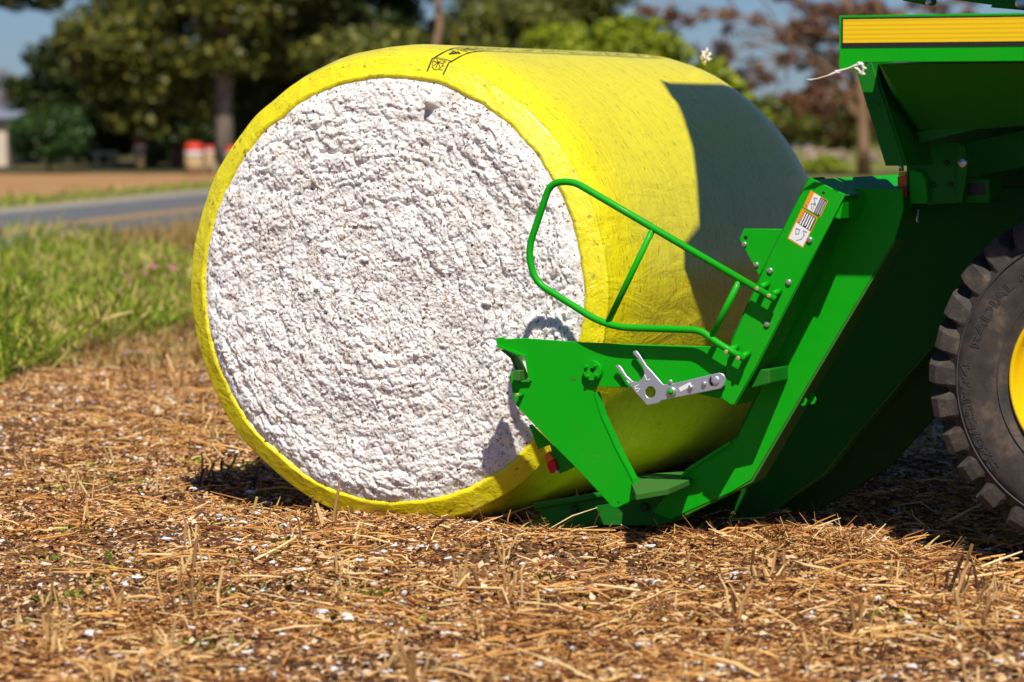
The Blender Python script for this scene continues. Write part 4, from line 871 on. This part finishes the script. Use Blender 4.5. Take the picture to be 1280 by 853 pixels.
def rand_clumps(k, seed, cx, cy, cz, sx, sy, sz, r0, r1):
    rs = random.Random(seed); out = []; r0, r1 = r0 * .66, r1 * .72
    for _ in range(int(k * 2.3)):
        v = Vector((rs.gauss(0, 1), rs.gauss(0, 1), rs.gauss(0, 1))).normalized() * rs.random() ** .4
        r_ = rs.uniform(r0, r1); out.append(((cx + v.x * sx, cy + v.y * sy, max(cz + v.z * sz, r_ * .5)), (r_ * 1.15, r_ * 1.1, r_ * .75)))
    return out
def limbs(foot_h, top, n, spread, r0, seed, lean=(0, 0)):
    rs = random.Random(seed); out = [([(0, 0, -.1), (lean[0] * .3, lean[1] * .3, foot_h * .5), (lean[0] * .7, lean[1] * .7, foot_h), (lean[0], lean[1], top)], [r0 * 1.25, r0, r0 * .8, r0 * .25])]
    for k in range(n):
        h = foot_h * rs.uniform(.75, 1.0) + (top - foot_h) * rs.random() * .6; a = rs.uniform(0, 6.28); L = spread * rs.uniform(.6, 1.1); f = h / top
        s0 = (lean[0] * f, lean[1] * f, h); m1 = (s0[0] + math.cos(a) * L * .5, s0[1] + math.sin(a) * L * .5, h + L * .35); e1 = (s0[0] + math.cos(a) * L, s0[1] + math.sin(a) * L, h + L * rs.uniform(.3, .8))
        out.append(([s0, m1, e1], [r0 * .45, r0 * .3, r0 * .08]))
    return out
# big oak, trunk in the sun, wide crown to the left and right
cl = rand_clumps(34, 1, -3.4, 1.2, 4.4, 2.4, 2.0, 2.2, .6, 1.1) + rand_clumps(50, 2, 0.4, 2.6, 8.4, 5.4, 3.0, 3.0, .8, 1.5) + rand_clumps(14, 3, 2.4, 2.2, 4.8, 1.8, 1.2, 1.8, .5, .9) + rand_clumps(22, 31, -2.6, .8, 2.7, 2.2, 1.0, 1.4, .5, .9) + rand_clumps(26, 32, .2, -.9, 6.2, 2.2, .6, 1.7, .45, .8) + rand_clumps(12, 33, -.2, -.8, 4.0, 1.5, .4, .7, .35, .6)
tree(281, 104, 'huge spreading oak with a sunlit pale trunk left of the bale', 'tree', cl, 21000, 1, LEAF_OAK, limbs(4.6, 10, 6, 3.6, .30, 2), BARK, 'oak_tree', seed=3)
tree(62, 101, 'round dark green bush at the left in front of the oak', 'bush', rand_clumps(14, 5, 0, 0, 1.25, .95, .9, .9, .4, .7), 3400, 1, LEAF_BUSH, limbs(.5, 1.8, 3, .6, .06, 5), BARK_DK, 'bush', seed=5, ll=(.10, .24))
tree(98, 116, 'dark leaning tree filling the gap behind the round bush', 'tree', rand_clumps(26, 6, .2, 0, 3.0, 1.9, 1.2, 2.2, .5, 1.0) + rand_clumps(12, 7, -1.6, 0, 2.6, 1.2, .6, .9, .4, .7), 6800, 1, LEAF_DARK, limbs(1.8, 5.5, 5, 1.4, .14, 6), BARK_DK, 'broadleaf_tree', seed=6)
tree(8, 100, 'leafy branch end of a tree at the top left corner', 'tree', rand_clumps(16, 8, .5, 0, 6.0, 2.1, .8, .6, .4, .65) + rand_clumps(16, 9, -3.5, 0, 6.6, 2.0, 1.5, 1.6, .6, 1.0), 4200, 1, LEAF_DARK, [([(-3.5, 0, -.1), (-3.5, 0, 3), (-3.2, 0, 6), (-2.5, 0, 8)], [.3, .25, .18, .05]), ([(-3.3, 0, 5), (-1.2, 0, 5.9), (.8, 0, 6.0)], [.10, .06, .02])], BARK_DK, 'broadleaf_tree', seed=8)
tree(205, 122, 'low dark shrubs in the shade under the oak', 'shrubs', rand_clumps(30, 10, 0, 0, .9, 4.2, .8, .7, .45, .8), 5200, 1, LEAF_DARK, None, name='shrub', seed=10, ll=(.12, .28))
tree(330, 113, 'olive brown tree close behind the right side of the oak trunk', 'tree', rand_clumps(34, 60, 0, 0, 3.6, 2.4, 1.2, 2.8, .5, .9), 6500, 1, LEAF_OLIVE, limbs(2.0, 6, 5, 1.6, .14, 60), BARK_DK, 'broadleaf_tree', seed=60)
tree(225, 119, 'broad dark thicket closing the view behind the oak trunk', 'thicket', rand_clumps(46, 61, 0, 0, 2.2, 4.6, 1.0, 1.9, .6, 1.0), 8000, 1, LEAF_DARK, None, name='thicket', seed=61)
tree(1040, 150, 'low olive thicket far behind the right end of the bale', 'thicket', rand_clumps(44, 62, 0, 0, 1.5, 5.2, 1.0, 1.3, .5, .9), 5200, 1, LEAF_OLIVE, None, name='thicket', seed=62)
tree(192, 112, 'small yellowish shrub below the oak near the red ornament', 'shrub', rand_clumps(7, 12, 0, 0, .5, .5, .4, .4, .25, .4), 900, 1, LEAF_OLIVE, None, name='shrub', seed=12, ll=(.08, .2))
tree(372, 110, 'mid green broadleaf tree just right of the oak trunk', 'tree', rand_clumps(30, 14, 0, 0, 4.8, 2.2, 1.5, 2.6, .5, 1.0), 6500, 1, LEAF_OAK, limbs(2.4, 7, 5, 1.8, .16, 14), BARK_DK, 'broadleaf_tree', seed=14)
tree(440, 114, 'dark tree between the oak and the slender pale trunk', 'tree', rand_clumps(40, 16, 0, 0, 6.2, 2.6, 1.8, 3.6, .6, 1.1), 7600, 1, LEAF_DARK, limbs(2.4, 9, 6, 2.0, .18, 16), BARK_DK, 'broadleaf_tree', seed=16)
tree(470, 104, 'soft olive green tree above the upper left of the bale', 'tree', rand_clumps(18, 17, 0, 0, 3.7, 1.9, 1.0, 1.1, .4, .8), 4200, 1, LEAF_OLIVE, limbs(2.0, 5, 4, 1.4, .12, 17), BARK, 'broadleaf_tree', seed=17)
tree(548, 107, 'tree with a slender pale leaning trunk above the bale top', 'tree', rand_clumps(26, 18, 0, .8, 8.0, 3.4, 1.6, 1.7, .6, 1.1) + rand_clumps(8, 19, .3, .8, 4.6, 1.6, .6, 1.0, .35, .6), 5200, 1, LEAF_OAK, [([(-.5, 0, -.1), (-.3, 0, 2.5), (-.12, 0, 4.2), (.06, 0, 5.0), (-.12, 0, 7), (-.3, 0, 9)], [.24, .2, .17, .15, .13, .04])], BARK_TAN, 'broadleaf_tree', seed=18)
tree(635, 128, 'hazy olive tree behind the middle of the bale', 'tree', rand_clumps(34, 20, 0, 0, 4.6, 3.2, 1.5, 2.2, .6, 1.1), 6200, 1, LEAF_OLIVE, limbs(2.4, 7, 5, 2, .16, 20), BARK_DK, 'broadleaf_tree', seed=20)
tree(655, 136, 'tall dark tree against the sky behind the bale top', 'tree', rand_clumps(56, 22, .8, 0, 6.9, 4.0, 2, 3.2, .7, 1.3), 10000, 1, LEAF_OAK, limbs(2.4, 10, 5, 2, .2, 22), BARK_DK, 'broadleaf_tree', seed=22)
tree(712, 84, 'lime green young tree touching the top edge of the bale', 'tree', rand_clumps(22, 24, 0, 0, 3.3, 1.3, .9, 1.0, .35, .6), 4600, 1, LEAF_LIME, limbs(1.6, 4.2, 5, 1.1, .09, 24), BARK, 'young_tree', 'lime green young trees behind the bale', 24, (.09, .22))
tree(795, 82, 'tallest lime green young tree behind the bale', 'tree', rand_clumps(26, 25, 0, 0, 3.4, 1.4, .9, 1.3, .35, .6), 4800, 1, LEAF_LIME, limbs(1.6, 4.3, 5, 1.1, .09, 25), BARK, 'young_tree', 'lime green young trees behind the bale', 25, (.09, .22))
tree(880, 83, 'lime green young tree sloping down beside the flying cotton tuft', 'tree', rand_clumps(18, 26, 0, 0, 2.4, 1.1, .8, 1.1, .3, .55) + rand_clumps(8, 27, .9, 0, 1.7, .7, .6, .8, .3, .5), 4600, 1, LEAF_LIME, limbs(1.3, 3.6, 5, .9, .08, 26), BARK, 'young_tree', 'lime green young trees behind the bale', 26, (.09, .22))
# half bare rusty tree at the right
tr = [([(0, 0, -.1), (-.05, 0, 1.0), (-.1, 0, 2.2), (-.25, 0, 3.6), (-.5, 0, 5.2), (-.9, 0, 7.5)], [.24, .2, .17, .14, .10, .03])]
rs = random.Random(40); cl = []
def branch(p, dirv, L, r_, depth):
    q = Vector(p); pts_ = [tuple(q)]; dv = Vector(dirv).normalized()
    for k in range(3):
        dv = (dv + Vector((rs.gauss(0, .22), rs.gauss(0, .25), rs.gauss(0, .16)))).normalized(); q = q + dv * L / 3; pts_.append(tuple(q))
    tr.append((pts_, [r_, r_ * .8, r_ * .55, r_ * .3]))
    if depth > 0:
        for k in range(3):
            b_ = Vector(pts_[rs.choice([1, 2, 3])]); branch(b_, dv + Vector((rs.gauss(0, .6), rs.gauss(0, .6), rs.gauss(0, .5))), L * .6, r_ * .5, depth - 1)
    else: cl.append((tuple(q), (.26, .26, .20)))
for rep_ in range(2):
  for p_, dv, L in (((-.1, 0, 2.2), (-1, 0, .9), 3.4), ((-.2, 0, 3.2), (-1, .1, .55), 4.2), ((-.05, 0, 1.6), (-1, 0, 1.3), 2.6), ((-.3, 0, 4.2), (-1, -.2, .35), 3.8), ((-.1, 0, 2.6), (1, 0, .8), 2.8), ((-.3, 0, 4.0), (.8, .2, .7), 2.6), ((-.5, 0, 5.0), (-.3, 0, 1), 2.4), ((-.1, 0, 1.9), (-.6, .3, 1.5), 2.8), ((0, 0, 1.5), (.5, -.2, 1.2), 2.4)):
    branch(p_, Vector(dv) + Vector((rs.gauss(0, .25), rs.gauss(0, .3), rs.gauss(0, .25))) * rep_, L, .085, 2)
cl += rand_clumps(12, 41, -.6, .3, 4.8, 1.6, .8, .7, .3, .5) + rand_clumps(20, 42, .0, .9, 2.6, 2.2, .8, 1.7, .28, .45)
tree(1080, 96, 'half bare tree with rusty brown leaves right of the bale', 'tree', cl, 9500, 1, LEAF_RUST, tr, BARK_TAN, 'half_bare_tree', seed=44, ll=(.08, .18))
# thin bare saplings far left
for (px, d, h, lab_) in ((4, 122, 3.6, 'thin bare brown sapling at the far left edge'), (52, 124, 4.6, 'thin bare tan sapling against the sky above the dark tree')):
    rs = random.Random(px); tb = [([(0, 0, -.1), (.05, 0, h * .5), (0, 0, h)], [.05, .035, .008])]
    for k in range(14):
        z = h * rs.uniform(.35, .95); a = rs.uniform(0, 6.28); L = .5 * rs.uniform(.5, 1.2); tb.append(([(0, 0, z), (math.cos(a) * L * .5, math.sin(a) * L * .5, z + L * .6), (math.cos(a) * L * .8, math.sin(a) * L * .8, z + L * 1.1)], [.018, .012, .004]))
    tree(px, d, lab_, 'sapling', [((0, 0, h * .85), (.35, .3, .6)), ((0, 0, h * .6), (.3, .3, .5))], 260, 1, LEAF_RUST, tb, BARK_TAN, 'bare_sapling', seed=px + 1, ll=(.05, .12))
# far tree line as separate trees
for k in range(26):
    px = -260 + k * 78 + random.uniform(-20, 20); d = random.uniform(255, 330); h = random.uniform(3.2, 6.2)
    names = ['rounded', 'broad', 'tall', 'ragged']
    tree(px, d, 'distant hazy green tree in the line along the horizon', 'tree', rand_clumps(11, 300 + k, 0, 0, h * .55, h * .62, h * .3, h * .38, h * .14, h * .26), 620, 1, LEAF_FAR, [([(0, 0, -.1), (0, 0, h * .6)], [.25, .1])], BARK_DK, 'distant_tree', 'distant trees along the horizon', 300 + k, (.5, 1.1))

# ---- farmhouse edge at the left, ornaments under the oak, pale shed at the right
def vbox(name, r0, r1, d0, d1, z0, z1, m, parent, bevel=0):
    q = [(r0, d0), (r1, d0), (r1, d1), (r0, d1)]
    return prism(name, [view(a, b_, z0) for a, b_ in q], [view(a, b_, z1) for a, b_ in q], m, parent, bevel)
CREAM = groundm('cream_siding', (0.55, 0.44, 0.33), (0.62, 0.50, 0.38), (0.66, 0.55, 0.43), 1.5); SLATE = groundm('slate_roof', (0.14, 0.16, 0.20), (0.19, 0.21, 0.26), (0.24, 0.26, 0.31), 2); GLASS = mat('dark_window', (0.02, 0.025, 0.03), .1)
PINKW = groundm('pale_siding', (0.6, 0.45, 0.36), (0.7, 0.56, 0.46), (0.76, 0.62, 0.52), 1.5)
def house(name, rr0, rr1, d0, d1, h, ridge, label, wm, nwin):
    hz_ = empty(name, view((rr0 + rr1) / 2, (d0 + d1) / 2), label, 'house')
    vbox('wall', rr0, rr1, d0, d1, 0, h, wm, hz_)
    mid = (d0 + d1) / 2; o_ = .35
    A_ = [view(rr0 - o_, d0 - o_, h + .003), view(rr0 - o_, d1 + o_, h + .003), view(rr0 - o_, mid, h + ridge)]; B_ = [view(rr1 + o_, d0 - o_, h + .003), view(rr1 + o_, d1 + o_, h + .003), view(rr1 + o_, mid, h + ridge)]
    prism('roof', A_, B_, SLATE, hz_)
    for k in range(nwin):
        c_ = rr0 + (rr1 - rr0) * (k + .5) / nwin; w = vbox('window', c_ - .45, c_ + .45, d0 - .05, d0 - .003, h * .38, h * .78, WHITE, hz_); vbox('pane', c_ - .37, c_ + .37, d0 - .07, d0 - .053, h * .41, h * .75, GLASS, w)
house('farmhouse', -28, -18.6, 113, 121, 1.78, .42, 'cream farmhouse with grey roof at the left edge behind the bush', CREAM, 4)
CREAML = island_mat('cream_bloom', [(0.0, (0.34, 0.24, 0.17)), (0.5, (0.60, 0.45, 0.34)), (1.0, (0.72, 0.58, 0.46))], 0.7, 0.2, 0.2)
for px, d, w_, h_, lab_ in ((1024, 119, .55, .42, 'left of the two low cream flowering shrubs far right of the bale'), (1046, 120, .5, .40, 'right of the two low cream flowering shrubs far right of the bale'), (1086, 113, .28, .62, 'small upright pale pink flowering shrub beside the rusty tree trunk')):
    tree(px, d, lab_, 'flowering shrub', rand_clumps(7, px, 0, 0, h_ * .62, w_ * .6, .3, h_ * .4, w_ * .5, w_ * .8), 700, 1, CREAML, [([(0, 0, -.05), (0, 0, h_ * .6)], [.03, .015])], BARK_DK, 'flowering_shrub', 'pale flowering shrubs at the right', px, (.07, .16))
tree(1034, 104, 'low yellow green bush in front of the cream flowering shrubs', 'bush', rand_clumps(9, 71, 0, 0, .22, .7, .3, .2, .2, .34), 1100, 1, LEAF_LIME, None, name='bush', seed=71, ll=(.07, .16))
CAPR = mat('red_cap_paint', (0.62, 0.035, 0.012), .5); CAPW = mat('white_cap_paint', (0.72, 0.66, 0.62), .6); WOODT = groundm('weathered_wood', (0.30, 0.20, 0.10), (0.38, 0.26, 0.13), (0.46, 0.34, 0.18), 3); REDW = mat('red_brown_wood', (0.12, 0.03, 0.02), .7); CONC = groundm('pale_concrete', (0.30, 0.27, 0.18), (0.38, 0.34, 0.23), (0.44, 0.40, 0.28), 2)
def vlathe(name, px, d, prof, m, parent, n=24):
    c_ = view((px - 640) / FPX * d, d); V, F = [], []; k = len(prof)
    for a in np.linspace(0, 2 * math.pi, n, endpoint=False):
        for r_, z_ in prof: V.append((c_.x + r_ * math.cos(a), c_.y + r_ * math.sin(a), z_))
    F = [(i * k + j, ((i + 1) % n) * k + j, ((i + 1) % n) * k + j + 1, i * k + j + 1) for i in range(n) for j in range(k - 1)]
    me = mesh_np(name, V, F); bm = bmesh.new(); bm.from_mesh(me); bmesh.ops.remove_doubles(bm, verts=bm.verts, dist=.0005); return add_mesh(name, bm_mesh(name, bm), m, parent, True)
def ornament(px, d, s, label, base_h):
    base_h += .04
    """tub with a white body and a domed red cap"""
    o = empty('yard_ornament', view((px - 640) / FPX * d, d), label, 'yard ornament', 'red and white ornaments under the oak')
    vlathe('tub', px, d, [(.0005, 0), (.26 * s, 0), (.30 * s, base_h), (.0005, base_h)], WOODT, o)
    vlathe('body', px, d, [(.0005, base_h + .002), (.27 * s, base_h + .002), (.31 * s, base_h + .12 * s), (.30 * s, base_h + .26 * s), (.0005, base_h + .26 * s)], CAPW, o)
    vlathe('cap', px, d, [(.0005, base_h + .20 * s), (.315 * s, base_h + .22 * s), (.30 * s, base_h + .36 * s), (.20 * s, base_h + .46 * s), (.0005, base_h + .49 * s)], CAPR, o)
ornament(243.5, 98.5, 1.0, 'largest red capped white ornament on a wooden tub beside the oak trunk', .52)
ornament(262.5, 98.5, .5, 'small red capped ornament between the wooden tub and the oak trunk', .66)
ornament(176, 105, .62, 'red capped ornament standing in the shade at the left of the yard', .72)
ornament(291, 98.5, .7, 'red capped ornament just right of the oak trunk beside the bale rim', .55)
st = empty('stone_step', view((264 - 640) / FPX * 104, 103.0), 'pale stacked stone step at the foot of the oak', 'step')
for k in range(3): vbox('slab', (254 - 640) / FPX * 103 + .03 * k, (274 - 640) / FPX * 103 - .03 * k, 102.8, 103.3, .003 + .12 * k, .115 + .12 * k, CONC, st, .01)
po = empty('wooden_post', view((221 - 640) / FPX * 106, 106), 'reddish brown wooden post in the shade of the yard', 'post'); vbox('post', (215 - 640) / FPX * 106, (226 - 640) / FPX * 106, 106, 106.2, 0, .85, REDW, po, .01)
bn = empty('stone_bench', view((131 - 640) / FPX * 106, 106), 'pale stone bench in the dark shade right of the bush', 'bench')
vbox('seat', (114 - 640) / FPX * 106, (147 - 640) / FPX * 106, 106, 106.5, .52, .66, CONC, bn, .01); vbox('leg', (119 - 640) / FPX * 106, (123 - 640) / FPX * 106, 106.05, 106.4, 0, .518, CONC, bn); vbox('leg', (138 - 640) / FPX * 106, (142 - 640) / FPX * 106, 106.05, 106.4, 0, .518, CONC, bn)

# ------------------------------------------------------------------ light, sky, camera
S = Vector((-.34195, .48993, -.80189)).normalized()
sun = bpy.data.lights.new('sun', 'SUN'); sun.energy = 5.0; sun.angle = R(.53); sun.color = (1.0, .955, .88)
so = bpy.data.objects.new('sun', sun); col.objects.link(so); so.rotation_euler = S.to_track_quat('-Z', 'Y').to_euler(); so.location = (3, -6, 12)
w = bpy.data.worlds.new('World'); scene.world = w; w.use_nodes = True; nt = w.node_tree; bg = nt.nodes['Background']
sky = nt.nodes.new('ShaderNodeTexSky'); sky.sky_type = 'NISHITA'; sky.sun_disc = False
sky.sun_elevation = math.asin(-S.z); sky.sun_rotation = math.atan2(-S.x, -S.y); sky.altitude = 50; sky.air_density = 1.0; sky.dust_density = .2; sky.ozone_density = 3.0
mxn = nt.nodes.new('ShaderNodeMix'); mxn.data_type = 'RGBA'; mxn.blend_type = 'MULTIPLY'; mxn.inputs['Factor'].default_value = 1.0; mxn.inputs[7].default_value = (.60, .82, 1.30, 1)
nt.links.new(sky.outputs['Color'], mxn.inputs[6]); nt.links.new(mxn.outputs[2], bg.inputs['Color']); bg.inputs['Strength'].default_value = .05

cam = bpy.data.cameras.new('camera'); co_ = bpy.data.objects.new('camera', cam); col.objects.link(co_); scene.camera = co_
co_.matrix_world = Matrix(((RV.x, UU.x, -FW.x, CAM.x), (RV.y, UU.y, -FW.y, CAM.y), (RV.z, UU.z, -FW.z, CAM.z), (0, 0, 0, 1)))
cam.sensor_width = 36; cam.lens = FPX / 1280 * 36; cam.clip_end = 6000; cam.clip_start = .1
cam.dof.use_dof = True; cam.dof.focus_distance = 14.75; cam.dof.aperture_fstop = 2.0; cam.dof.aperture_blades = 9
scene.render.resolution_x, scene.render.resolution_y = 1024, 682
scene.view_settings.view_transform = 'Standard'; scene.view_settings.look = 'None'; scene.view_settings.exposure = .2; scene.view_settings.gamma = 1; scene.view_settings.use_curve_mapping = False
scene.render.engine = 'CYCLES'; scene.cycles.use_denoising = True; scene.cycles.max_bounces = 6; scene.cycles.sample_clamp_indirect = 8
